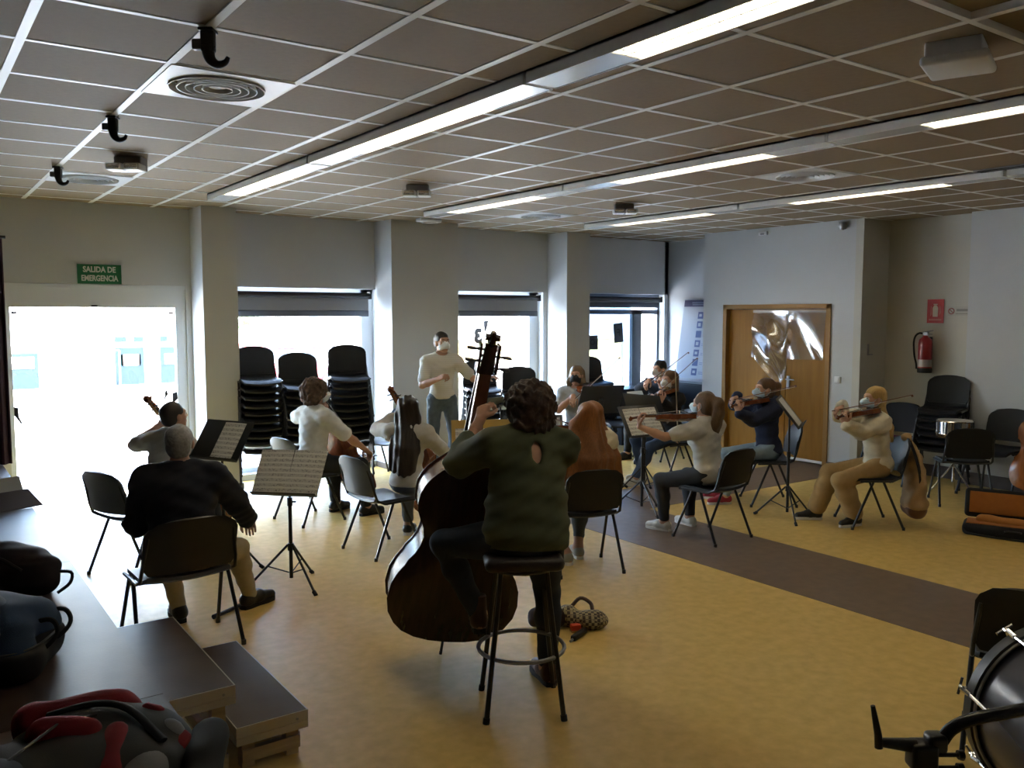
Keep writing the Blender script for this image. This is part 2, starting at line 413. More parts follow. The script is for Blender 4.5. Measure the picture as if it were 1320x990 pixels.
film = thing('plastic_film', 'crumpled clear plastic film taped over the wooden double door', 'film', (9.47, 7.1, 1.0))
def filmfn(u, v):
    y = -0.58 + u * 1.12; z = 0.97 - v * (0.62 + 0.35 * (u > .5) * (1 - abs(u - .62) * 3 if abs(u - .62) < .33 else 0))
    b = -0.015 - 0.05 * abs(math.sin(u * 7 + v * 2.2)) * v - 0.07 * math.exp(-((u - .72) / .12) ** 2 - ((v - .45) / .3) ** 2) - 0.02 * math.sin(v * 9 + u * 5)* (u > .45)
    return (b, y, z)
MB().sheet(filmfn, 36, 26, 0.001).build('film_sheet', film_m, film)
MB().bbox((-.012, -.58, .95), (-.006, .55, .985)).build('tape', mat('clear_tape', (.45, .36, .25), .3), film, smooth=False)

# wall fittings
def wall_box(name, lab, cat, c, d, m):
    o = thing(name, lab, cat, c); MB().rbox((0, 0, 0), d, min(d) * .3).build('cover', m, o); return o
o = wall_box('light_switch', 'white light switch beside the wooden double door', 'switch', (9.44, 6.32, 1.12), (.02, .085, .085), white_m)
MB().rbox((-.012, 0, 0), (.01, .05, .055), .003).build('rocker', white_m, o)
o = wall_box('wall_sensor', 'white motion sensor high above the wooden door', 'sensor', (9.43, 7.49, 3.0), (.04, .14, .05), white_m)
MB().rbox((-.022, 0, -.01), (.01, .06, .02), .003).build('lens', grey_m, o)
o = thing('security_camera', 'small round camera high on the white corner by the alcove', 'camera', (9.40, 6.28, 2.99))
MB().lathe([(.0, .05), (.045, .05), (.05, .03), (.048, .0), (.035, -.03), (0, -.045)], 16).build('dome', grey_m, o)
MB().rbox((.025, .05, .03), (.05, .05, .06), .01).build('mount', white_m, o)
o = wall_box('wall_hook', 'small grey bracket on the alcove side wall', 'bracket', (9.6, 6.02, 1.50), (.02, .02, .14), grey_m)
MB().rbox((.04, -.01, -.06), (.07, .02, .015), .003).build('bracket_foot', grey_m, o)

# fire extinguisher and signs on the alcove wall
red_m = mat('extinguisher_red', (0.30, 0.012, 0.014), 0.3)
o = thing('fire_extinguisher', 'red fire extinguisher with black hose hung on the alcove wall', 'fire extinguisher', (9.90, 5.47, 1.24))
MB().lathe([(.0, 0), (.07, 0), (.078, .02), (.078, .34), (.07, .39), (.03, .425), (.028, .44), (0, .44)], 20).build('cylinder', red_m, o)
MB().lathe([(.0, -.002), (.079, -.002), (.082, .012), (.082, .05), (.079, .055), (0, .055)], 20).build('base_ring', rubber, o)
MB().lathe([(.0785, .07), (.0795, .075), (.0795, .15), (.0785, .155)], 20).build('paper_label', mat('label_white', (.45, .40, .40), .5), o)
MB().rbox((0, 0, .46), (.03, .07, .05), .008).tube([(0, .03, .475), (-.0, -.09, .50)], .007).tube([(0, .03, .455), (0, -.08, .455)], .006).build('valve', grey_m, o)
MB().tube(cr([(0, .03, .46), (-.02, .07, .465), (-.02, .115, .43), (-.01, .14, .35), (-.005, .13, .2), (-.02, .095, .1), (-.02, .09, .04)]), .011).build('hose', rubber, o)
MB().bbox((.075, -.03, .25), (.1, .03, .42)).build('wall_bracket', black_m, o, smooth=False)
sg_r = mat('sign_red', (0.42, 0.02, 0.02), .5); sg_w = mat('sign_white', (.55, .50, .42), .5); sg_g = mat('sign_green', (0.008, 0.16, 0.055), .5)
lw = mat('sign_letters', (.62, .66, .58), .5)
sm = face_mtx((9.994, 5.415, 1.965), (0, -1, 0), (0, 0, 1))
o = thing('extinguisher_sign', 'red square sign with pale extinguisher picture above the extinguisher', 'sign', mtx=sm)
MB().box((0, 0, 0), (.20, .28, .006)).build('plate', sg_r, o, smooth=False)
MB().prism([(-.03, -.075), (.03, -.075), (.033, .03), (.015, .06), (-.015, .06), (-.033, .03)], .003, M.Translation((0, .01, .004))).box((0, .08, .004), (.05, .012, .003)).build('pictogram', sg_w, o, smooth=False)
MB().prism([(-.055, .05), (-.045, .05), (-.042, -.05), (-.06, -.07)], .003, M.Translation((0, .01, .004))).prism([(.05, .05), (.06, .05), (.065, -.03), (.05, -.06)], .003, M.Translation((0, .01, .004))).box((0, -.1, .004), (.15, .02, .003)).build('pictogram', mat('sign_pale_red', (.50, .15, .12), .5), o, smooth=False)
sm = face_mtx((9.994, 5.13, 1.965), (0, -1, 0), (0, 0, 1))
o = thing('no_smoking_sign', 'small pale sign with red crossed circle beside the red sign', 'sign', mtx=sm)
MB().box((0, 0, 0), (.28, .11, .004)).build('plate', mat('sign_cream', (.50, .48, .41), .5), o, smooth=False)
ring = [(math.cos(a * math.pi / 10) * .032 - .095, math.sin(a * math.pi / 10) * .032, .004) for a in range(20)]
MB().tube(ring, .006, 6, closed=True).tube([(-.117, .022, .004), (-.073, -.022, .004)], .005, 6).build('symbol', mat('sign_dull_red', (.30, .07, .06), .5), o)
MB().box((.035, .012, .003), (.14, .028, .002)).box((.03, -.03, .003), (.15, .008, .002)).build('print', mat('sign_grey', (.25, .24, .21), .5), o, smooth=False)
sm = face_mtx((1.735, 9.84, 2.345), (1, 0, 0), (0, 0, 1))
o = thing('exit_sign', 'green emergency exit sign above the glazed door', 'sign', mtx=sm)
MB().box((0, 0, 0), (.42, .20, .01)).build('plate', sg_g, o, smooth=False)
text_mesh('lettering', 'SALIDA DE', .088, lw, o, M.Translation((0, .045, .006)) @ M.Diagonal((.74, .92, 1, 1)), bold=.003)
text_mesh('lettering', 'EMERGENCIA', .088, lw, o, M.Translation((0, -.045, .006)) @ M.Diagonal((.66, .92, 1, 1)), bold=.003)

# ceiling fittings
def diffuser(x, y, lab, lit):
    o = thing('air_diffuser', lab, 'air vent', (x + .3, y + .3, CH), group=None)
    n = 32; ri = .235
    outer = []
    for k in range(n):
        a = 2 * math.pi * k / n; c, s_ = math.cos(a), math.sin(a); q = .296 / max(abs(c), abs(s_)); outer.append((c * q, s_ * q))
    inner = [(math.cos(2 * math.pi * k / n) * ri, math.sin(2 * math.pi * k / n) * ri) for k in range(n)]
    b = MB(); vs = [(x_, y_, z) for z in (-.004, .012) for ring_ in (outer, inner) for x_, y_ in ring_]
    fs = []
    for k in range(n):
        j = (k + 1) % n
        fs += [(k, j, n + j, n + k), (2 * n + k, 3 * n + k, 3 * n + j, 2 * n + j), (k, 2 * n + k, 2 * n + j, j), (n + k, n + j, 3 * n + j, 3 * n + k)]
    b.add(vs, fs); b.build('panel', white_m, o)
    for i, r in enumerate((.228, .188, .148, .108, .068)):
        MB().lathe([(r - .002, .02), (r, .0), (r + .004, -.014), (r + .007, -.014), (r + .002, .02)], 32).build('vent_ring', white_m, o) if False else ring_part(r, o)
    MB().lathe([(0, .0), (.04, .0), (.03, .02), (0, .02)], 20).build('vent_core', white_m, o)
    MB().lathe([(0, .035), (.24, .035), (.24, .05), (0, .05)], 32).build('vent_back', mat('vent_dark', (.02, .018, .016), .8), o)
def ring_part(r, o):
    n = 32; prof = [(r - .012, .028), (r + .002, -.014), (r + .007, -.014), (r - .006, .028)]
    b = MB(); vs = []; fs = []; m_ = len(prof)
    for (q, z) in prof:
        for k in range(n): a = 2 * math.pi * k / n; vs.append((q * math.cos(a), q * math.sin(a), z))
    for i in range(m_):
        for k in range(n): fs.append((i * n + k, i * n + (k + 1) % n, ((i + 1) % m_) * n + (k + 1) % n, ((i + 1) % m_) * n + k))
    b.add(vs, fs); b.build('vent_ring', white_m, o)
diffuser(*DIFF[0], 'round ring air diffuser in white panel beside the largest black hook', 0)
diffuser(*DIFF[1], 'round ring air diffuser in white panel near the exit door', 0)
diffuser(*DIFF[2], 'round ring air diffuser between the two farther light rows', 0)
diffuser(*DIFF[3], 'round ring air diffuser near the middle window column', 0)
o = thing('slot_vent', 'dark slot vent in the ceiling by the farthest light row', 'air vent', (7.17, 3.3, CH))
MB().box((0, 0, -.004), (.28, .5, .008)).build('frame', grey_m, o, smooth=False)
for k in range(5): MB().box((-.1 + .05 * k, 0, -.011), (.03, .46, .006)).build('slat', black_m, o, smooth=False)

lamp_m = mat('lamp_glow', (1.0, 0.90, 0.70), .5, emit=2.3)
tube_m = mat('lamp_tube', (1.0, 0.92, 0.72), .5, emit=7.0)
refl_m = mat('lamp_reflector', (.75, .76, .76), .25, metal=.3)
ROWN = ('row nearest the exit door', 'middle row of lights', 'row farthest from the exit door')
SEGN = ('closest to the stage front', 'in the middle', 'closest to the windows')
def luminaire(x, y0, y1, lit0, lit1, lab):
    o = thing('ceiling_light', lab, 'ceiling light', (x, 0, CH), group='fluorescent ceiling lights')
    w = .09
    MB().bbox((-w, y0, -.06), (-w + .006, y1, 0)).bbox((w - .006, y0, -.06), (w, y1, 0)).bbox((-w, y0, -.012), (w, y1, 0)).bbox((-w, y0, -.06), (w, y0 + .006, 0)).bbox((-w, y1 - .006, -.06), (w, y1, 0)).build('housing', white_m, o, smooth=False)
    MB().bbox((-w + .007, y0 + .007, -.058), (w - .007, lit0 - .005, -.05)).build('cover_plate', refl_m, o, smooth=False)
    MB().bbox((-w + .007, lit1 + .005, -.058), (w - .007, y1 - .007, -.05)).build('cover_plate', refl_m, o, smooth=False)
    MB().bbox((-w + .01, lit0, -.016), (w - .01, lit1, -.012)).build('reflector', lamp_m, o, smooth=False)
    for s in (-1, 1): MB().tube([(s * .035, lit0 + .01, -.03), (s * .035, lit1 - .01, -.03)], .008, 8).build('lamp_tube', tube_m, o)
    lv = MB(); k = lit0
    while k < lit1: lv.bbox((-w + .008, k, -.055), (w - .008, k + .003, -.04)); k += .05
    lv.bbox((-.004, lit0, -.056), (.004, lit1, -.036))
    tag(lv.build('louvre', refl_m, o, smooth=False), kind='stuff')
for i, x in enumerate((2.545, 4.90, 7.22)):
    for k, (a, b, c, d) in enumerate(((.7, 3.34, 1.25, 2.75), (3.36, 5.98, 3.86, 5.40), (6.0, 8.45, 6.45, 8.0))):
        luminaire(x, a, b, c, d, 'slim ceiling light, %s, in the %s' % (SEGN[k], ROWN[i]))
def twin_spot(x, y, lab, s=1.0):
    o = thing('emergency_light', lab, 'emergency light', (x, y, CH), R(-35))
    MB().rbox((0, .04, -.05), (.20 * s, .12, .10), .01).build('housing', grey_m, o)
    for k in (-1, 1):
        MB().rbox((k * .065, -.05, -.085), (.115, .13, .05), .012).build('lamp_head', white_m, o)
        MB().rbox((k * .065, -.118, -.085), (.09, .006, .034), .003).build('lens', chrome, o)
twin_spot(1.42, 6.80, 'twin spot emergency light near the small far hooks')
twin_spot(3.80, 6.78, 'twin spot emergency light between the first two light rows')
twin_spot(6.20, 6.70, 'twin spot emergency light beside the start of the farthest light row')
o = thing('ceiling_projector', 'flat white box fixed under the ceiling beside the middle light row', 'ceiling box', (3.72, 1.97, CH), R(20))
MB().rbox((0, 0, -.03), (.20, .22, .07), .01).build('base', white_m, o)
MB().rbox((0, -.01, -.085), (.30, .26, .04), .015).build('cover', white_m, o)
o = thing('smoke_detector', 'white ceiling detector in front of the wide middle column', 'detector', (5.25, 9.1, CH))
MB().rbox((0, 0, -.02), (.30, .12, .04), .012).build('body', white_m, o)
MB().rbox((0, 0, -.045), (.18, .06, .02), .008).build('lens', refl_m, o)
for (x, y, s, lab) in ((1.07, 3.61, 1.2, 'largest black ceiling hook clamp, beside the ring diffuser'), (1.07, 5.49, 1.15, 'black ceiling hook clamp, middle one along the grid bar'), (1.07, 7.58, 1.15, 'smallest looking black ceiling hook clamp, nearest the exit door wall')):
    o = thing('ceiling_hook', lab, 'hook', (x, y, CH), R(-35), group='hook clamps on the ceiling bar')
    MB().rbox((-.0, 0, -.035 * s), (.045 * s, .04 * s, .085 * s), .012).rbox((-.03 * s, 0, -.05 * s), (.045 * s, .03 * s, .035 * s), .008).rbox((.0, 0, -.006), (.05 * s, .06 * s, .012), .004).build('clamp', black_m, o)
    MB().tube(cr([(0, 0, -.055 * s), (.0, 0, -.075 * s), (.008 * s, 0, -.10 * s), (.03 * s, 0, -.115 * s), (.055 * s, 0, -.108 * s), (.066 * s, 0, -.09 * s)]), [(.025 - .0009 * q) * s for q in range(21)], 10).build('hook', black_m, o)

# stage, steps, curtain
st_m = mat('stage_top', (0.060, 0.036, 0.028), 0.45, var=0.12, vscale=8, bump=0.03, bscale=80, spec=.3)
st_s = mat('stage_skirt', (0.03, 0.022, 0.02), .7)
stage = thing('stage', 'dark brown stage platform carrying the school bags', 'stage', (0, 0, 0))
for k, (a, b) in enumerate(((-2.9, -.9), (-.9, 1.1), (1.1, 3.1), (3.1, 5.1), (5.1, 7.1), (7.1, 9.1))):
    MB().bbox((-3.9, a + .002, .57), (.70, b - .002, .60)).build('deck_panel', st_m, stage, smooth=False)
    MB().bbox((.665, a + .002, .50), (.695, b - .002, .57)).build('edge_rail', alu, stage, smooth=False)
MB().bbox((-3.9, -2.9, 0), (.64, 9.1, .57)).build('skirt', st_s, stage, smooth=False)
def step(x0, x1, y0, y1, z, lab, prot):
    o = thing('stage_step', lab, 'step', (x0, y0, 0)); w, d = x1 - x0, y1 - y0
    MB().bbox((0.006, 0.006, z - .03), (w - .006, d - .006, z)).build('tread', st_m, o, smooth=False)
    fr = MB()
    for zz, tp in ((z - .035, .0345), (z - .068, .018)):
        fr.bbox((0, 0, zz - .012), (w, .005, zz + tp)).bbox((0, d - .005, zz - .012), (w, d, zz + tp)).bbox((0, .005, zz - .012), (.005, d - .005, zz + tp)).bbox((w - .005, .005, zz - .012), (w, d - .005, zz + tp))
    fr.build('edge_frame', alu, o, smooth=False)
    for (px, py) in ((.03, .03), (w - .09, .03), (.03, d - .09), (w - .09, d - .09)):
        MB().bbox((px, py, 0), (px + .055, py + .055, z - .08)).build('leg', pale_wood, o, smooth=False)
    MB().tube([(w - .05, -.001, z - .03), (w - .05, -.004, z - .03)], .006, 8).build('bolt', grey_m, o)
    if prot: MB().bbox((.03, .02, .03), (w - .03, .05, .085)).bbox((w - .05, .05, .03), (w - .02, d - .05, .085)).build('cross_rail', pale_wood, o, smooth=False)
    return o
step(.735, 1.07, 3.48, 4.47, .40, 'upper brown step with aluminium edge against the stage', True)
step(1.075, 1.39, 3.50, 4.48, .20, 'lower brown step with aluminium edge standing on the floor', True)
cur = mat('curtain', (0.035, 0.012, 0.03), .9, bump=.1, bscale=100)
o = thing('stage_curtain', 'dark purple stage curtain gathered beside the exit door', 'curtain', (.56, 8.75, .6))
def curt(u, v): return (-.2 + u * .41 + .0, .03 * math.sin(u * 28), .005 + v * 1.99)
MB().sheet(curt, 40, 4, .012).build('cloth', cur, o)
MB().tube([(-.25, 0, 2.0), (.24, 0, 2.0)], .014, 8).build('rail', black_m, o)
MB().bbox((-.02, -.015, 2.0), (.02, .015, CH - .6)).build('rail_hanger', black_m, o, smooth=False)

# outside
asp = mat('street', (0.55, 0.53, 0.50), .9, var=.05, vscale=2)
struct(MB().bbox((-60, 10.15, -.25), (90, 90, -.05)).build('ground_outside', asp, smooth=False))
fac = mat('facade', (0.19, 0.115, 0.09), .9, var=.05, vscale=1)
fac2 = mat('facade_white', (0.75, 0.74, 0.72), .8, var=.05, vscale=1)
dk = mat('facade_dark', (0.016, 0.024, 0.032), .9, spec=0.0)
tq = mat('turquoise_paint', (0.03, 0.15, 0.17), .8)
o = thing('building', 'pale pink low building seen through the glazed exit door', 'building', (0, 26, -.05))
MB().bbox((-6, 0, 0), (10.6, 4, 4.2)).build('wall', fac2, o, smooth=False)
MB().bbox((4.7, -.10, 1.7), (7.6, 0, 2.05)).bbox((7.25, -.10, 0), (7.6, 0, 1.7)).build('pink_panel', fac, o, smooth=False)
for (a, b, z0, z1, m_) in ((4.9, 5.65, 0, 1.05, dk), (6.1, 6.85, 0, 1.05, dk), (4.9, 5.2, 1.2, 1.35, dk), (5.4, 5.65, 1.2, 1.35, dk), (6.1, 6.3, 1.2, 1.35, dk), (6.55, 6.85, 1.2, 1.35, dk), (.4, 3.0, 0, .95, dk)):
    w = MB().bbox((a, -.08, z0), (b, 0, z1)).build('window', m_, o, smooth=False)
    if z1 > .9: MB().bbox((a + .1, -.1, .55), (b - .1, -.08, .85)).build('pane', fac2, w, smooth=False)
o = thing('entrance_rail', 'turquoise handrail by the pale building across the street', 'railing', (4.2, 25.2, -.05))
for k in range(4): MB().tube([(k * .22, 0, 0), (k * .22, 0, 1.0)], .03, 6).build('post', tq, o)
MB().tube([(0, 0, 1.0), (.66, 0, 1.0)], .03, 6).build('handrail', tq, o)
o = thing('parked_van', 'red and white van parked beyond the window beside the exit', 'van', (7.35, 19.5, -.05), R(4))
MB().rbox((0, 0, .62), (2.6, 1.5, .5), .1).build('lower_body', mat('van_red', (.26, .015, .03), .6), o)
MB().rbox((-.2, 0, 1.02), (1.9, 1.4, .42), .12).build('cabin', mat('van_glass', (.07, .11, .14), .5), o)
MB().rbox((-.2, 0, 1.25), (1.9, 1.42, .08), .03).build('roof', mat('van_roof', (.55, .1, .1), .4), o)
for sx in (-.85, .85):
    for sy in (-.7, .7): MB().tube([(sx, sy - .1, .34), (sx, sy + .1, .34)], .33, 16).build('wheel', rubber, o)
o = thing('street_building', 'pale long building far behind the red van', 'building', (14, 34, -.05))
MB().bbox((-3.2, 0, 0), (14, 5, 3.4)).build('wall', fac2, o, smooth=False)
for k in range(7): MB().bbox((-2.6 + k * 2.3, -.06, 1.2), (-1.2 + k * 2.3, 0, 2.2)).build('window', mat('far_window', (.45, .5, .55), .4), o, smooth=False)
MB().bbox((-3.3, -.2, 3.4), (14.1, 5.1, 3.6)).build('roof', mat('far_roof', (.5, .42, .38), .8), o, smooth=False)
o = thing('street_tree', 'green tree top at the edge of the window beside the exit', 'tree', (7.25, 22, -.05), 0.3)
MB().tube([(0, 0, 0), (.05, 0, 1.4), (0, .05, 2.0)], [.12, .1, .07], 8).build('trunk', mat('bark', (.12, .09, .06), .9), o)
def blob(n, rad, sq):
    b = MB()
    for k in range(n):
        d = V((random.gauss(0, 1), random.gauss(0, 1), random.gauss(0, 1))).normalized() * rad * random.uniform(.4, 1); d.z *= sq
        q = V((random.gauss(0, 1), random.gauss(0, 1), random.gauss(0, 1))).normalized(); p = q.orthogonal().normalized() * .09; e = q.cross(p)
        b.add([d + p, d + e * .6, d - p, d - e * .6], [(0, 1, 2, 3)])
    return b
lf = blob(900, .9, 1.1); lf.T = M.Identity(4)
f_ = lf.build('foliage', mat('leaves', (.10, .25, .06), .7, var=.3, vscale=3), o, smooth=False); f_.scale = (.62, .62, .62); f_.location = (0, 0, 2.15); f_['kind'] = 'stuff'
o = thing('sports_wall', 'yellow and white low wall beyond the tinted window', 'wall', (16.2, 18.5, -.05), R(-20))
MB().bbox((-5, 0, 0), (5, .25, .7)).build('plinth', fac2, o, smooth=False)
MB().bbox((-5, .02, .7), (5, .23, 1.3)).build('yellow_band', mat('yellow_paint', (.62, .50, .22), .7), o, smooth=False)
MB().bbox((-5, -.05, 1.3), (5, .3, 1.42)).build('coping', fac2, o, smooth=False)
for k in range(4): MB().bbox((-4.5 + k * 2.6, -.12, 0), (-4.2 + k * 2.6, 0, 1.42)).build('pier', mat('pier_grey', (.4, .42, .45), .7), o, smooth=False)
o = tag(MB().bbox((-14, 0, 0), (30, 8, 3.2)).build('far_building', mat('far_blue', (.30, .38, .50), .8), smooth=False), 'bluish long building far beyond the tinted window', 'building'); o.location = (34, 50, -.05); o.rotation_euler = (0, 0, R(-25))
# shell over our own building so that the sun stays outside
struct(MB().bbox((-4.2, -3.2, CH + .25), (12.2, 10.2, CH + .6)).build('roof', wall_m, smooth=False))
struct(MB().bbox((12, -3, 0), (12.2, 10.15, CH + .2)).build('wall_outer', wall_m, smooth=False))
# ================================================================== CHAIRS
def make_chair(pm, fm, seat_m=None, w=1.0):
    root = thing('stacking_chair', 'x', 'chair')
    seat_m = seat_m or pm
    hw = .215 * w
    def seatfn(u, v):
        a = 2 * u - 1; y = -.20 + v * .42
        k = 1 - .10 * max(0, (v - .8) / .2) ** 2 - .08 * max(0, (.15 - v) / .15) ** 2
        z = .452 - .018 * (1 - a * a) - .03 * max(0, (v - .8) / .2) ** 2 + .02 * max(0, (.1 - v) / .1)
        return (a * hw * k, y, z)
    MB().sheet(seatfn, 10, 12, .022).build('seat', seat_m, root)
    def backfn(u, v):
        a = 2 * u - 1; z = .50 + v * .31
        k = 1 - .30 * max(0, (v - .72) / .28) ** 3 - .12 * max(0, (.2 - v) / .2) ** 2
        zz = z - .02 * abs(a) ** 3 * (v > .5)
        y = -.205 - (z - .5) * .24 - .035 * (1 - a * a) + .012 * math.sin(v * 3.14)
        return (a * (hw + .008) * k, y, zz)
    MB().sheet(backfn, 12, 10, .018).build('backrest', pm, root)
    for s in (-1, 1):
        x0, x1 = s * .25 * w, s * .228 * w
        for d in (1, -1):
            MB().tube([(x0, d * .225, 0.0), (x0, d * .2235, .028)], .0145, 8).tube([(x0, d * .224, .01), (x1, d * .045, .43)], .0115, 8).build('leg', fm, root)
        MB().tube([(x1, .16, .434), (x1, .0, .437), (x1, -.12, .437), (s * .226 * w, -.19, .47), (s * .222 * w, -.215, .54), (s * .20 * w, -.262, .72)], .0105, 8).build('side_frame', fm, root)
    MB().tube([(-.228 * w, .10, .432), (.228 * w, .10, .432)], .009, 6).tube([(-.228 * w, -.1, .432), (.228 * w, -.1, .432)], .009, 6).build('cross_bar', fm, root)
    return root
chair_b = make_chair(blackp, black_m)
chair_g = make_chair(greyp, black_m)
chair_w = make_chair(mat('brown_black_plastic', (.022, .018, .017), .4, bump=.05, bscale=120), black_m, None, 1.16)
chair_p = make_chair(mat('black_fabric', (.015, .016, .02), .85), black_m, mat('purple_fabric', (.10, .008, .05), .85))
PROTO_USED = set()
def chair(proto, x, y, rot, label, group=None, z=0, s=1.0, ry=0.0):
    if proto.name in PROTO_USED: o = copy_tree(proto)
    else: o = proto; PROTO_USED.add(proto.name)
    o.location = (x, y, z); o.rotation_euler = (0, ry, R(rot)); o.scale = (s, s, s); o['label'] = label; o['category'] = 'chair'
    if group: o['group'] = group
    return o
ORD = ['lowest', 'second from the floor', 'third from the floor', 'fourth from the floor', 'fifth from the floor', 'sixth from the floor', 'seventh from the floor', 'eighth from the floor', 'ninth from the floor', 'tenth from the floor']
def stack(x, y, rot, n, where, lean=0.004, pitch=.084):
    f = V((-math.sin(R(rot)), math.cos(R(rot)), 0))
    for i in range(n):
        p = V((x, y, 0)) + f * (i * lean)
        w = 'topmost' if i == n - 1 else ORD[i]
        chair(chair_b, p.x, p.y, rot + random.uniform(-.6, .6), 'black chair, %s in the stack %s' % (w, where), 'chairs stacked ' + where, i * pitch)

# ================================================================== MUSIC STANDS, SHEETS
def music_stand(x, y, rot, h, label, desk=(.50, .34), tilt=28, m=None, legrot=0.0, pole_lean=0.0):
    """front of the desk faces local -y; returns (thing, desk matrix in world)"""
    m = m or black_m
    o = thing('music_stand', label, 'music stand', (x, y, 0), R(rot))
    MB().cyl((0, 0, .06), (0, 0, .62), .0135, 10).build('lower_pole', m, o)
    MB().cyl((0, 0, .55), (0, 0.0, h - .02), .0095, 10).build('upper_pole', m, o)
    MB().cyl((0, 0, .58), (0, 0, .64), .019, 10).tube([(0, 0, .61), (.045, 0, .61)], .007, 8).build('knob', m, o)
    MB().cyl((0, 0, .26), (0, 0, .31), .022, 10).build('collar', m, o)
    for k in range(3):
        a = legrot + k * 2 * math.pi / 3
        c, s = math.cos(a), math.sin(a)
        lg = MB().tube([(c * .02, s * .02, .30), (c * .30, s * .30, .015)], .0085, 8).build('leg', m, o)
        MB().tube([(c * .285, s * .285, .025), (c * .315, s * .315, .005)], .014, 8).build('rubber_foot', rubber, lg)
        MB().tube([(c * .015, s * .015, .10), (c * .16, s * .16, .155)], .005, 6).build('brace', m, o)
    D = M.Translation((0, 0, h)) @ M.Rotation(R(90 - tilt), 4, 'X')
    b = MB(); b.T = D
    b.rbox((0, 0, -.004), (desk[0], desk[1], .006), .0028).rbox((0, -desk[1] / 2 + .003, .02), (desk[0], .006, .05), .0028)
    b.build('desk', m, o)
    b = MB(); b.T = D; b.rbox((0, -.02, -.025), (.06, .10, .035), .008); b.build('desk_hinge', m, o)
    W = M.Translation((x, y, 0)) @ M.Rotation(R(rot), 4, 'Z') @ D
    return o, W
def sheets(W, lst, name='sheet_music'):
    """lst of (label, cx, cy, w, h, rot, matl, lift)"""
    for (lab, cx, cy, w, h, rt, m_, lift) in lst:
        o = MB().sheet(lambda u, v: ((u - .5) * w, (v - .5) * h, .004 * math.sin(u * 3.1)), 6, 4, .0012).build(name, m_)
        o.matrix_world = W @ M.Translation((cx, cy, .003 + lift)) @ M.Rotation(R(rt), 4, 'Z')
        tag(o, lab, 'sheet music')

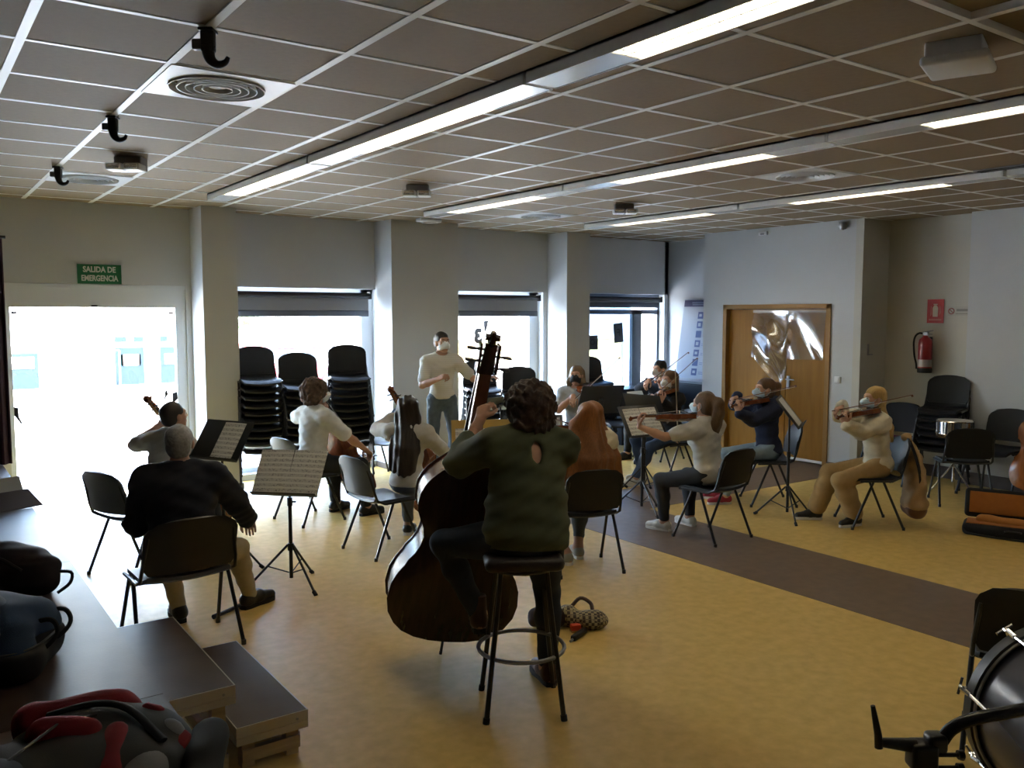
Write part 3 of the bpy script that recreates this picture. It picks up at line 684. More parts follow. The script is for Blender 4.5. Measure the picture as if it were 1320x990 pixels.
# ================================================================== STRING INSTRUMENTS
PROF_V = [(0, .02), (.004, .14), (.02, .27), (.05, .375), (.09, .435), (.15, .48), (.22, .5), (.30, .487), (.36, .455), (.405, .425), (.43, .43), (.445, .405), (.47, .36), (.51, .325), (.56, .31), (.61, .318), (.65, .345), (.675, .375), (.69, .395), (.705, .385), (.74, .395), (.79, .405), (.84, .395), (.89, .36), (.935, .29), (.97, .19), (.993, .10), (1, .03)]
PROF_B = [(0, .02), (.004, .14), (.02, .26), (.05, .36), (.09, .425), (.15, .48), (.22, .5), (.30, .487), (.36, .45), (.405, .405), (.43, .39), (.47, .345), (.51, .315), (.56, .30), (.61, .315), (.65, .345), (.69, .37), (.73, .378), (.78, .372), (.82, .35), (.86, .31), (.90, .25), (.935, .185), (.965, .125), (.985, .085), (1, .05)]
def instrument(kind, label, mtx, group=None, col=None, ribm=None):
    P = dict(violin=(.355, .208, .030, .130, .105, .017), viola=(.405, .24, .037, .15, .12, .02), cello=(.755, .44, .115, .28, .20, .06), bass=(1.07, .70, .20, .41, .26, .075))[kind]
    L, W, rib, NL, SL, arch = P
    prof = PROF_B if kind == 'bass' else PROF_V
    col = col or varn; ribm = ribm or col
    cat = {'violin': 'violin', 'viola': 'viola', 'cello': 'cello', 'bass': 'double bass'}[kind]
    o = thing('double_bass' if kind == 'bass' else kind, label, cat, mtx=mtx, group=group)
    ol = [(w * W, t * L) for t, w in prof] + [(-w * W, t * L) for t, w in reversed(prof)]
    n = len(ol)
    def plate(z0, sgn, a, m, name, edge):
        b = MB(); vs = []; fs = []
        rings = [(1.0 + edge, 0), (1.0 + edge, sgn * .004 * (L / .355) ** .5), (.90, sgn * (.004 + a * .22)), (.72, sgn * a * .62), (.45, sgn * a * .90), (.12, sgn * a)]
        for sc, z in rings:
            for (x, y) in ol: vs.append((x * sc, L * .47 + (y - L * .47) * (sc if sc < 1 else 1 + (sc - 1) * .6), z0 + z))
        for i in range(len(rings) - 1):
            for k in range(n): fs.append((i * n + k, i * n + (k + 1) % n, (i + 1) * n + (k + 1) % n, (i + 1) * n + k))
        fs += [tuple(range(n))[::-1], tuple(range((len(rings) - 1) * n, len(rings) * n))]
        b.add(vs, fs); return b.build(name, m, o, ang=.9)
    plate(rib / 2, 1, arch, col, 'top_plate', .035)
    plate(-rib / 2, -1, arch * .9, col, 'back_plate', .035)
    b = MB(); b.add([(x, y, -rib / 2) for x, y in ol] + [(x, y, rib / 2) for x, y in ol], [(k, (k + 1) % n, n + (k + 1) % n, n + k) for k in range(n)]); b.build('ribs', ribm, o, ang=.9)
    q = L / .355
    zt = rib / 2
    # neck, fingerboard, scroll
    hs = .006 * q ** .9
    nw = .0125 * q ** .85 * (1.25 if kind == 'bass' else 1)
    z0, z1 = zt + arch * .35 + .004 * q, zt + .002 * q
    MB().add([(-nw, L - .01 * q, z0), (nw, L - .01 * q, z0), (nw * .9, L - .01 * q, z0 - .020 * q ** .8), (-nw * .9, L - .01 * q, z0 - .020 * q ** .8), (-nw * .9, L + NL, z1), (nw * .9, L + NL, z1), (nw * .8, L + NL, z1 - .013 * q ** .8), (-nw * .8, L + NL, z1 - .013 * q ** .8)],
             [(0, 3, 2, 1), (4, 5, 6, 7), (0, 1, 5, 4), (1, 2, 6, 5), (2, 3, 7, 6), (3, 0, 4, 7)]).build('neck', maple if kind != 'bass' else varn_r, o)
    fe = L * .62
    MB().add([(-nw * 1.6, fe, zt + arch + .004 * q), (nw * 1.6, fe, zt + arch + .004 * q), (nw * 1.6, fe, zt + arch + .009 * q), (-nw * 1.6, fe, zt + arch + .009 * q), (-nw, L + NL, z1), (nw, L + NL, z1), (nw, L + NL, z1 + .005 * q), (-nw, L + NL, z1 + .005 * q)],
             [(0, 1, 2, 3), (4, 7, 6, 5), (0, 4, 5, 1), (1, 5, 6, 2), (2, 6, 7, 3), (3, 7, 4, 0)]).build('fingerboard', ebony, o)
    y0 = L + NL
    b = MB(); kk = q ** .85
    b.add([(-nw, y0, z1 + .004 * q), (nw, y0, z1 + .004 * q), (nw, y0, z1 - .016 * kk), (-nw, y0, z1 - .016 * kk), (-nw * .75, y0 + SL * .66, z1 - .012 * q), (nw * .75, y0 + SL * .66, z1 - .012 * q), (nw * .75, y0 + SL * .66, z1 - .03 * kk), (-nw * .75, y0 + SL * .66, z1 - .03 * kk)],
          [(0, 1, 2, 3), (4, 7, 6, 5), (0, 4, 5, 1), (1, 5, 6, 2), (2, 6, 7, 3), (3, 7, 4, 0)])
    cy, cz, rr = y0 + SL * .80, z1 - .026 * kk, SL * .17
    sp = []; rs = []
    for i in range(26):
        a = -math.pi * .55 + i * .36; rad = rr * (1 - i / 30)
        sp.append((0, cy - rad * math.cos(a) * .9, cz - rad * math.sin(a))); rs.append(nw * (.55 - .25 * i / 26) )
    if kind == 'bass':
        for sx in (-1, 1): b.rbox((sx * nw * 1.25, y0 + SL * .34, z1 - .030), (.014, SL * .62, .085), .005)
    b.tube(sp, rs, 8); b.tube([(-nw * 1.0, cy, cz), (nw * 1.0, cy, cz)], rr * .42, 12)
    b.build('scroll', col if kind != 'bass' else varn_d, o)
    for i in range(4):
        s = 1 if i % 2 else -1; py = y0 + SL * (.14 + .13 * i); pz = z1 - (.012 + .003 * i) * kk
        if kind == 'bass': MB().tube([(-s * nw, py, pz), (s * nw * 2.0, py, pz)], .007, 8).rbox((s * nw * 2.5, py, pz), (.05, .014, .045), .006).build('tuning_peg', black_m, o)
        else: MB().tube([(-s * nw * 1.3, py, pz), (s * nw * 1.9, py, pz)], .0035 * kk, 8).rbox((s * nw * 2.4, py, pz), (nw * 1.1, .005 * kk, .014 * kk), .0024 * kk).build('tuning_peg', ebony, o)
    by = L * .40; bh = arch + .028 * q if kind in ('violin', 'viola') else arch + .085 * (q / 2.1)
    MB().add([(-nw * 1.7, by - .003 * q, zt + arch * .8), (nw * 1.7, by - .003 * q, zt + arch * .8), (nw * 1.7, by + .003 * q, zt + arch * .8), (-nw * 1.7, by + .003 * q, zt + arch * .8), (-nw * 1.5, by - .001 * q, zt + bh), (nw * 1.5, by - .001 * q, zt + bh), (nw * 1.5, by + .001 * q, zt + bh), (-nw * 1.5, by + .001 * q, zt + bh)],
             [(0, 3, 2, 1), (4, 5, 6, 7), (0, 1, 5, 4), (1, 2, 6, 5), (2, 3, 7, 6), (3, 0, 4, 7)]).build('bridge', pale_wood, o)
    MB().add([(-nw * .8, .004 * q, zt + arch * .3), (nw * .8, .004 * q, zt + arch * .3), (nw * 1.5, by - .055 * q, zt + arch + .008 * q), (-nw * 1.5, by - .055 * q, zt + arch + .008 * q), (-nw * .8, .004 * q, zt + arch * .3 + .008 * q), (nw * .8, .004 * q, zt + arch * .3 + .008 * q), (nw * 1.5, by - .055 * q, zt + arch + .015 * q), (-nw * 1.5, by - .055 * q, zt + arch + .015 * q)],
             [(0, 3, 2, 1), (4, 5, 6, 7), (0, 1, 5, 4), (1, 2, 6, 5), (2, 3, 7, 6), (3, 0, 4, 7)]).build('tailpiece', ebony, o)
    for i in range(4):
        x = (-1.1 + .733 * i) * nw
        MB().tube([(x, by - .055 * q, zt + arch + .014 * q), (x, by, zt + bh + .001 * q), (x * .6, y0, z1 + .007 * q)], .0006 * q ** .6 + .0003, 5).build('string', string_m, o)
    for s in (-1, 1):   # f-holes
        MB().tube([(s * W * .13 + s * .006 * q, by + .032 * q, zt + arch * .80), (s * W * .15, by + .022 * q, zt + arch * .76), (s * W * .18, by, zt + arch * .72), (s * W * .21, by - .022 * q, zt + arch * .68), (s * W * .235, by - .03 * q, zt + arch * .62)], .0035 * q, 6).build('sound_hole', ebony, o)
    if kind in ('violin', 'viola'):
        MB().lathe([(0, 0), (.026, 0), (.032, .006), (.028, .01), (0, .007)], 16, M.Translation((-.045, .03, zt + arch * .4 + .006))).build('chin_rest', ebony, o)
    else:
        ep = .16 if kind == 'cello' else .13
        MB().tube([(0, .01, 0), (0, -.02 * q, 0)], .012 * q ** .6, 10).tube([(0, 0, 0), (0, -ep, 0)], .005 * q ** .4, 8).tube([(0, -ep, 0), (0, -ep - .02, 0)], .009, 8).build('end_pin', black_m, o)
    return o
def inst_mtx(bottom, top, front):
    y = (V(top) - V(bottom)).normalized(); z = V(front); z = (z - y * z.dot(y)).normalized(); x = y.cross(z)
    m = M.Identity(4)
    for i in range(3): m[i][0], m[i][1], m[i][2], m[i][3] = x[i], y[i], z[i], bottom[i]
    return m
def bow(frog, tip, label, up=(0, 0, 1), kind='violin'):
    f, t = V(frog), V(tip); L = (t - f).length; y = (t - f).normalized(); z = V(up); z = (z - y * z.dot(y)); z = z.normalized() if z.length > .01 else y.orthogonal().normalized(); x = y.cross(z)
    m = M.Identity(4)
    for i in range(3): m[i][0], m[i][1], m[i][2], m[i][3] = x[i], y[i], z[i], f[i]
    o = thing('bow', label, 'bow', mtx=m); r = .0045 if kind == 'violin' else .0055
    MB().tube([(0, -.05, .014), (0, L * .25, .012), (0, L * .5, .009), (0, L * .75, .010), (0, L, .014)], [r, r, r * .9, r * .8, r * .7], 8).rbox((0, L - .004, .006), (.008, .02, .02), .003).build('stick', pernam, o)
    MB().box((0, L / 2, 0), (.009, L - .02, .0014)).build('hair', hair_bow, o, smooth=False)
    MB().rbox((0, .0, .006), (.011, .045, .018), .003).build('frog', ebony, o)
    return o
# ================================================================== PEOPLE
# distance-field bodies, surfaced as one continuous mesh
def A(v): return np.array(v, dtype=np.float64)
def cap(a, b, r1, r2, k=.025): return ('c', A(a), A(b), r1, r2, k)
def ell(c, r, Rm=None, k=.03): return ('e', A(c), A(r), np.eye(3) if Rm is None else np.array(Rm), k)
def prim_bounds(p, off):
    if p[0] == 'c':
        lo = np.minimum(p[1] - p[3], p[2] - p[4]); hi = np.maximum(p[1] + p[3], p[2] + p[4])
    else:
        m = np.abs(p[3]) @ p[2]; lo, hi = p[1] - m, p[1] + m
    return lo - off, hi + off
def pdist(p, X, Y, Z):
    if p[0] == 'c':
        a, b = p[1], p[2]; ab = b - a; L2 = max(ab @ ab, 1e-12)
        h = np.clip(((X - a[0]) * ab[0] + (Y - a[1]) * ab[1] + (Z - a[2]) * ab[2]) / L2, 0, 1)
        return np.sqrt((X - a[0] - h * ab[0]) ** 2 + (Y - a[1] - h * ab[1]) ** 2 + (Z - a[2] - h * ab[2]) ** 2) - (p[3] + (p[4] - p[3]) * h)
    c, r, Rm = p[1], p[2], p[3]
    dx, dy, dz = X - c[0], Y - c[1], Z - c[2]
    q = [(Rm[0][i] * dx + Rm[1][i] * dy + Rm[2][i] * dz) for i in range(3)]
    k0 = np.sqrt(sum((q[i] / r[i]) ** 2 for i in range(3))); k1 = np.sqrt(sum((q[i] / r[i] ** 2) ** 2 for i in range(3)))
    return k0 * (k0 - 1) / np.maximum(k1, 1e-6)
def sdf_mesh(prims, h, off=0.0, subs=(), cuts=(), noise=None, clip=None):
    bs = [prim_bounds(p, off + .02) for p in prims]
    lo = np.min([b[0] for b in bs], 0); hi = np.max([b[1] for b in bs], 0)
    if clip is not None: lo = np.maximum(lo, clip[0] - h); hi = np.minimum(hi, clip[1] + h)
    n = np.ceil((hi - lo) / h).astype(int) + 2
    ax = [lo[i] + h * np.arange(n[i]) for i in range(3)]
    v = np.full(n, 1.0)
    def blk(p, m, o):
        l, u = prim_bounds(p, o); i0 = np.clip(np.floor((l - m - lo) / h).astype(int), 0, n); i1 = np.clip(np.ceil((u + m - lo) / h).astype(int) + 1, 0, n)
        if np.any(i1 <= i0): return None
        sl = tuple(slice(i0[i], i1[i]) for i in range(3))
        return sl, ax[0][sl[0]][:, None, None], ax[1][sl[1]][None, :, None], ax[2][sl[2]][None, None, :]
    for p in prims:
        k = p[-1]; q = blk(p, k + .04, off)
        if q is None: continue
        d = pdist(p, *q[1:]) - off; a = v[q[0]]
        hh = np.clip(.5 + .5 * (a - d) / k, 0, 1); v[q[0]] = d * hh + a * (1 - hh) - k * hh * (1 - hh)
    G = (ax[0][:, None, None], ax[1][None, :, None], ax[2][None, None, :])
    if noise is not None: v = v + noise(*G)
    for p in subs:
        q = blk(p, .03, 0)
        if q is None: continue
        d = -pdist(p, *q[1:]); k = p[-1]; a = v[q[0]]
        hh = np.clip(.5 + .5 * (d - a) / k, 0, 1); v[q[0]] = d * hh + a * (1 - hh) + k * hh * (1 - hh)
    for (pt, nn) in cuts:
        nn = A(nn) / np.linalg.norm(nn); v = np.maximum(v, (G[0] - pt[0]) * nn[0] + (G[1] - pt[1]) * nn[1] + (G[2] - pt[2]) * nn[2])
    if clip is not None:
        for i in range(3):
            v = np.maximum(v, np.maximum(clip[0][i] - G[i], G[i] - clip[1][i]))
    for i in range(3):
        s = [slice(None)] * 3
        for e in (0, -1): s[i] = e; v[tuple(s)] = np.maximum(v[tuple(s)], 1e-3)
    return nets(v, lo, h)
EDG = [((0, 0, 0), (1, 0, 0)), ((0, 1, 0), (1, 1, 0)), ((0, 0, 1), (1, 0, 1)), ((0, 1, 1), (1, 1, 1)), ((0, 0, 0), (0, 1, 0)), ((1, 0, 0), (1, 1, 0)), ((0, 0, 1), (0, 1, 1)), ((1, 0, 1), (1, 1, 1)), ((0, 0, 0), (0, 0, 1)), ((1, 0, 0), (1, 0, 1)), ((0, 1, 0), (0, 1, 1)), ((1, 1, 0), (1, 1, 1))]
def nets(v, lo, h):
    s = v < 0; n = np.array(v.shape)
    cnt = sum(s[i:n[0] - 1 + i, j:n[1] - 1 + j, k:n[2] - 1 + k].astype(np.int8) for i in (0, 1) for j in (0, 1) for k in (0, 1))
    act = np.argwhere((cnt > 0) & (cnt < 8))
    if len(act) == 0: return np.zeros((0, 3)), np.zeros((0, 4), int)
    idx = np.full(n - 1, -1, dtype=np.int64); idx[tuple(act.T)] = np.arange(len(act))
    acc = np.zeros((len(act), 3)); c = np.zeros(len(act))
    for a, b in EDG:
        va = v[tuple((act + a).T)]; vb = v[tuple((act + b).T)]; cr = (va < 0) != (vb < 0)
        t = np.where(cr, va / np.where(cr, va - vb, 1), 0)[:, None]
        acc += np.where(cr[:, None], A(a) + t * (A(b) - A(a)), 0); c += cr
    P = lo + (act + acc / c[:, None]) * h
    Q = []
    for axis in range(3):
        s0 = [slice(0, -1) if i == axis else slice(1, -1) for i in range(3)]; s1 = [slice(1, None) if i == axis else slice(1, -1) for i in range(3)]
        e = np.argwhere(s[tuple(s0)] != s[tuple(s1)])
        if len(e) == 0: continue
        off = np.array([0 if i == axis else 1 for i in range(3)]); e = e + off
        b, c2 = [(1, 2), (2, 0), (0, 1)][axis]
        ob = np.zeros(3, int); ob[b] = 1; oc = np.zeros(3, int); oc[c2] = 1
        q = np.stack([idx[tuple((e - ob - oc).T)], idx[tuple((e - oc).T)], idx[tuple(e.T)], idx[tuple((e - ob).T)]], 1)
        fl_ = ~s[tuple(e.T)]; q[fl_] = q[fl_][:, ::-1]; Q.append(q)
    return P, np.concatenate(Q)
def np_obj(name, parts, m, parent):
    vs, fs, o = [], [], 0
    for P, Q in parts:
        if len(P) == 0: continue
        vs.append(P); fs.append(Q + o); o += len(P)
    P = np.concatenate(vs); Q = np.concatenate(fs)
    me = bpy.data.meshes.new(name)
    me.vertices.add(len(P)); me.vertices.foreach_set('co', P.astype(np.float32).ravel())
    me.loops.add(Q.size); me.loops.foreach_set('vertex_index', Q.astype(np.int32).ravel())
    me.polygons.add(len(Q)); me.polygons.foreach_set('loop_start', np.arange(0, Q.size, 4, dtype=np.int32))
    me.polygons.foreach_set('use_smooth', np.ones(len(Q), dtype=bool)); me.update(calc_edges=True); me.validate()
    me.materials.append(m)
    ob = bpy.data.objects.new(name, me); COL.objects.link(ob); ob.parent = parent
    return ob
def unit(v): v = A(v); return v / max(np.linalg.norm(v), 1e-9)
def rot_axis(ax, a):
    return np.array(M.Rotation(a, 3, V(ax)))
def ik(s, t, l1, l2, pole):
    s, t = A(s), A(t); d = t - s; L = np.linalg.norm(d); mx = (l1 + l2) * .995
    if L > mx: t = s + d / L * mx; d = t - s; L = mx
    x = (l1 * l1 - l2 * l2 + L * L) / (2 * L); hgt = math.sqrt(max(l1 * l1 - x * x, 0)); u = d / L
    p = A(pole) - u * (A(pole) @ u); return s + u * x + unit(p) * hgt, t
def skel(p):
    S = p.get('S', 1.0); g = {}
    pel = A(p.get('pel', (0, -.03, .555))); ln, sd, tw = R(p.get('lean', 5)), R(p.get('side', 0)), R(p.get('twist', 0))
    u = unit((math.sin(sd), math.sin(ln), math.cos(ln) * math.cos(sd)))
    r0 = unit(np.cross(A((0, 1, 0)), u)); f0 = np.cross(u, r0)
    r = r0 * math.cos(tw) + f0 * math.sin(tw); f = np.cross(u, r)      # twist turns the shoulders to the left when positive
    g.update(S=S, pel=pel, u=u, r=r, f=f, r0=r0, f0=f0)
    g['neck'] = pel + u * .47 * S
    sw = p.get('sw', .165) * S
    g['sL'] = g['neck'] - u * .045 * S - r * sw; g['sR'] = g['neck'] - u * .045 * S + r * sw
    for sN in ('L', 'R'):
        if 's%s_off' % sN in p: g['s' + sN] = g['s' + sN] + A(p['s%s_off' % sN])
    yaw, pit, rol = R(p.get('hyaw', 0)), R(p.get('hpitch', 0)), R(p.get('hroll', 0))
    Rh = np.array((M.Rotation(yaw, 3, 'Z') @ M.Rotation(-pit, 3, 'X') @ M.Rotation(rol, 3, 'Y')))
    g['Rh'] = Rh; g['head'] = g['neck'] + unit(u * .8 + A((0, 0, .35))) * p.get('nl', .165) * S + Rh @ A((0, .02, 0))
    return g
def hand(w, d, n, side, curl, S=1.0, thumb=.5):
    d = unit(d); n = unit(A(n) - d * (A(n) @ d)); t = np.cross(d, n) * (1 if side == 'R' else -1)
    ps = []; w = A(w)
    for i, (lat, ln, fl_) in enumerate(((.027, .080, 1.0), (.009, .085, 1.1), (-.009, .081, 1.02), (-.026, .072, .82))):
        kn = w + (d * ln + t * lat) * S
        ps.append(cap(w + t * lat * .55 * S, kn, .0155 * S, .0125 * S, .012))
        ang = 0; q = kn; spread = (1.5 - i) * .05
        for j, (l, a) in enumerate(((.043, 55), (.027, 75), (.021, 45))):
            ang += R(a) * curl * (1 + .08 * (i - 1.5)); e = q + (unit(d + t * spread) * math.cos(ang) + n * math.sin(ang)) * l * fl_ * S
            ps.append(cap(q, e, (.0092 - .0009 * j) * S, (.0084 - .001 * j) * S, .005)); q = e
    b0 = w + (d * .025 + t * .022) * S; b1 = b0 + unit(d * .6 + t * .7 + n * (.25 + .3 * thumb)) * .042 * S; b2 = b1 + unit(d * .8 + t * .1 + n * (.2 + .8 * thumb)) * .032 * S; b3 = b2 + unit(d * .8 - t * .2 + n * (.2 + .9 * thumb)) * .024 * S
    ps += [cap(b0, b1, .0145 * S, .0115 * S, .010), cap(b1, b2, .0112 * S, .0095 * S, .006), cap(b2, b3, .0095 * S, .0075 * S, .005)]
    return ps
def head_prims(g):
    Rh, c, S = g['Rh'], g['head'], g['S']
    T = lambda p: c + Rh @ (A(p) * S)
    E_ = lambda p, r, k=.02: ell(T(p), A(r) * S, Rh, k)
    C_ = lambda a, b, r1, r2, k=.012: cap(T(a), T(b), r1 * S, r2 * S, k)
    ps = [E_((0, -.018, .035), (.074, .094, .083)), E_((0, .022, -.025), (.060, .068, .080), .03), E_((0, .055, -.085), (.030, .028, .026), .03),
          C_((-.035, .066, .032), (.035, .066, .032), .018, .018, .02), C_((0, .092, .018), (0, .110, -.018), .008, .013, .010), C_((-.012, .096, -.022), (.012, .096, -.022), .009, .009, .008),
          C_((-.018, .083, -.052), (.018, .083, -.052), .008, .008, .008), C_((-.016, .082, -.062), (.016, .082, -.062), .008, .008, .008)]
    for s in (-1, 1): ps += [E_((s * .074, -.008, -.005), (.012, .020, .032), .008), E_((s * .040, .058, -.015), (.022, .022, .020), .02)]
    sb = [E_((s * .032, .094, .008), (.017, .016, .012), .012) for s in (-1, 1)]
    return ps, sb, T
CL = {}
def fold(amp, fr, seed):
    def fn(X, Y, Z): return amp * (np.sin(fr * (Z + .35 * X + .2 * Y) + 3 * np.sin(7 * X + seed) + 2 * np.sin(9 * Y + seed)) + .6 * np.sin(fr * 1.7 * (Z - .5 * X) + seed * 2 + 3 * np.sin(11 * Y)))
    return fn
def person(label, base, rot, p, st):
    """p: pose in the person's own axes (x right, y forward, z up); st: clothes and hair"""
    g = skel(p); S = g['S']; w = p.get('w', 1.0); u, r, f, pel, neck = g['u'], g['r'], g['f'], g['pel'], g['neck']
    o = thing('person', label, 'person', base, R(rot))
    Rt = np.stack([r, f, u], 1); Rp = np.stack([g['r0'], g['f0'], u], 1)
    hipw = .085 * S
    torso = [ell(pel + A((0, -.015, .0)), A((.165 * w, .125 * w, .125)) * S, Rp, .05), ell(pel + u * .17 * S + f * .0, A((.128 * w, .10 * w, .15)) * S, Rp, .06),
             ell(pel + u * .33 * S + f * .005, A((.148 * w, .108 * w, .165)) * S, Rt, .06), cap(g['sL'], g['sR'], .060 * S, .060 * S, .05),
             cap(neck + u * .02, g['sL'], .055 * S, .05 * S, .04), cap(neck + u * .02, g['sR'], .055 * S, .05 * S, .04)]
    if p.get('waist'): torso.append(ell(pel + u * .12 * S, A((.15 * w, .125 * w, .19)) * S * p['waist'], Rp, .06))
    if p.get('fem'): torso += [ell(pel + u * .335 * S + f * .085 * S * w + r * s * .068, A((.058, .05, .06)) * S * w, Rt, .04) for s in (-1, 1)]
    if p.get('belly'): torso.append(ell(pel + u * .12 + f * .06, A((.15, .12, .14)) * S, Rp, .06))
    nk = [cap(neck - u * .03, g['head'] + g['Rh'] @ A((0, -.03, -.05)) * S, .056 * S, .050 * S, .03)]
    arms, hands, arm_seg = [], [], {}
    aw = p.get('aw', 1.0)
    for sN in ('L', 'R'):
        t = p['h' + sN]; pole = p.get('pole' + sN, (-.5 if sN == 'L' else .5, -.35, -.8))
        e, wr = ik(g['s' + sN], t, .285 * S, .25 * S, pole); arm_seg[sN] = (g['s' + sN], e, wr)
        s0 = g['s' + sN]
        arms += [cap(s0, e, .050 * S * aw, .038 * S * aw, .03), cap(e, e + (wr - e) * .35, .039 * S * aw, .040 * S * aw, .02), cap(e + (wr - e) * .35, wr, .040 * S * aw, .025 * S, .02)]
        hd = p.get('hd' + sN); hd = unit(wr - e) if hd is None else unit(hd)
        hands.append((sN, wr, hand(wr, hd, p.get('hn' + sN, (0, 0, -1)), sN, p.get('curl' + sN, .6), S * p.get('hs', 1.0))))
    legs, leg_seg, feet = [], {}, []
    for sN, s in (('L', -1), ('R', 1)):
        hip = pel + A((s * hipw, .0, -.02)); ank = A(p['f' + sN]) + A((0, 0, .085 * S)); l1, l2 = .425 * S, .415 * S
        kn, an = ik(hip, ank, l1, l2, p.get('kpole' + sN, (s * .25, .8, .9)))
        fdir = unit(A((p.get('fd' + sN, (s * .15, 1))[0], p.get('fd' + sN, (s * .15, 1))[1], 0)))
        leg_seg[sN] = (hip, kn, an, fdir)
        legs += [cap(hip, kn, .088 * S * w, .058 * S, .04), cap(kn, kn + (an - kn) * .35 - fdir * .012, .056 * S, .056 * S, .03), cap(kn + (an - kn) * .35 - fdir * .012, an, .056 * S, .037 * S, .03)]
        toe = an + fdir * .15 * S + A((0, 0, -.055 * S)); heel = an - fdir * .04 * S + A((0, 0, -.045 * S))
        legs += [cap(an, toe, .036 * S, .028 * S, .03), cap(an, heel, .034 * S, .032 * S, .03)]
    hp, hsub, T = head_prims(g)
    sk = p.get('skin', skin)
    main = sdf_mesh(torso + nk + arms + legs, .012)
    hc = g['head']; hm = sdf_mesh(nk + hp, .0065 * S, subs=hsub)
    parts = [main, hm]
    for sN, wr, hp_ in hands:
        s0, e, w_ = arm_seg[sN]
        parts.append(sdf_mesh(hp_ + [cap(w_ - unit(w_ - e) * .05, w_, .029 * S * aw, .0245 * S, .012)], .005))
    body = np_obj('body', parts, sk, o)
    # eyes, brows
    if p.get('face', True):
        for s in (-1, 1):
            b = MB(); c = T((s * .031, .079, .008)); b.lathe([(0, -.011), (.006, -.009), (.0095, -.0055), (.011, 0), (.0095, .0055), (.006, .009), (0, .011)], 12, M.Translation(V(c)))
            ey = b.build('eye', mat('eye_white', (.55, .52, .5), .2), o)
            q = T((s * .031, .0905, .008)); MB().lathe([(0, -.0045), (.004, -.003), (.005, 0), (.004, .003), (0, .0045)], 10, M.Translation(V(q))).build('iris', mat('eye_dark', (.03, .018, .012), .2), ey)
            MB().tube([T((s * .014, .088, .030)), T((s * .030, .088, .034)), T((s * .047, .078, .031))], [.003, .0036, .002], 6).build('eyebrow', st['hair_m'], o)
        if not st.get('mask'): MB().tube([T((-.02, .088, -.057)), T((0, .0925, -.0565)), T((.02, .088, -.057))], [.002, .0035, .002], 6).build('lips', mat('lips', (.32, .11, .09), .45), o)
    # clothes
    sd = sum(map(ord, label)) % 7
    hem = st.get('hem', -.02); off = st.get('sh_off', .017); sl = st.get('sleeve', .6)
    sh = list(torso)
    for sN in ('L', 'R'):
        s0, e, wr = arm_seg[sN]; lo_ = st.get('loose', 1.0)
        if sl <= 1: sh.append(cap(s0, s0 + (e - s0) * sl, .052 * S * lo_ * aw, (.052 - .010 * sl) * S * lo_ * aw, .03))
        else: sh += [cap(s0, e, .052 * S * lo_ * aw, .041 * S * lo_ * aw, .03), cap(e, e + (wr - e) * (sl - 1), .041 * S * lo_ * aw, (.041 - .012 * (sl - 1)) * S * lo_ * aw, .02)]
    sh += st.get('sh_extra', lambda g: [])(g)
    subs = [ell(neck + u * .075 * S + f * .025, A((.072, .085, .06)) * S, Rt, .01)] + list(st.get('sh_subs', lambda g: [])(g))
    sm_ = sdf_mesh(sh, .011, off, subs=subs, cuts=[(pel + u * hem, -u)], noise=fold(st.get('fold', .0032), 58, sd))
    shirt = np_obj(st.get('sh_name', 't_shirt'), [sm_], st['shirt'], o)
    tr_ = []; tl = st.get('leg_len', .97); fr_ = st.get('flare', 0.0)
    for sN in ('L', 'R'):
        hip, kn, an, fdir = leg_seg[sN]; m_ = kn + (an - kn) * .35 - fdir * .012; en = m_ + (an - m_) * ((tl - .35) / .65)
        tr_ += [cap(hip, kn, .090 * S * w, (.060 + fr_ * .5) * S, .04), cap(kn, m_, (.058 + fr_ * .6) * S, (.058 + fr_) * S, .03), cap(m_, en, (.058 + fr_) * S, (.042 + fr_ * 1.5) * S, .03)]
    tm = sdf_mesh([torso[0], torso[1]] + tr_, .011, .007, cuts=[(pel + u * .11, u)] , noise=fold(.0022, 38, sd + 1))
    if st.get('collar'):
        cpts = [neck + u * (.045 * S + .012 * math.sin(a)) + f * (.008 + .068 * S * math.sin(a)) + r * .066 * S * math.cos(a) for a in np.linspace(0, 2 * math.pi, 20, endpoint=False)]
        MB().tube(cpts, .013, 8, closed=True).build('collar', st['collar'], shirt)
    np_obj(st.get('tr_name', 'trousers'), [tm], st['trousers'], o)
    for sN in ('L', 'R'):
        hip, kn, an, fdir = leg_seg[sN]; sc = S * st.get('shoe_s', 1.0); zb = an[2] - .085 * S
        fp = lambda a, z, l=0: np.array([an[0], an[1], zb]) + fdir * a * sc + A((-fdir[1], fdir[0], 0)) * l * sc + A((0, 0, z * sc))
        up = [cap(fp(-.03, .050), fp(.06, .058), .040 * sc, .040 * sc, .03), cap(fp(.06, .05), fp(.17, .036), .042 * sc, .032 * sc, .03), cap(fp(-.02, .06), fp(-.005, .085 + st.get('boot', 0)), .041 * sc, .040 * sc, .03)]
        ov = sdf_mesh(up, .008, cuts=[(fp(0, .022), (0, 0, -1)), (fp(0, .10 + st.get('boot', 0)), (0, 0, 1))])
        so = np_obj('shoe', [ov], st['shoe'], o)
        ol = [(-.072, 0), (-.06, .03), (-.02, .036), (.05, .036), (.11, .046), (.17, .038), (.20, .012), (.20, -.012), (.17, -.038), (.11, -.044), (.05, -.034), (-.02, -.036), (-.06, -.03)]
        fd3 = V((fdir[0], fdir[1], 0)); mt = face_mtx(V(fp(0, .0135)), fd3, V((-fdir[1], fdir[0], 0)))
        MB().prism([(a * sc, b * sc) for a, b in ol], .027 * sc, mt).build('sole', st.get('sole', rubber), so, smooth=True)
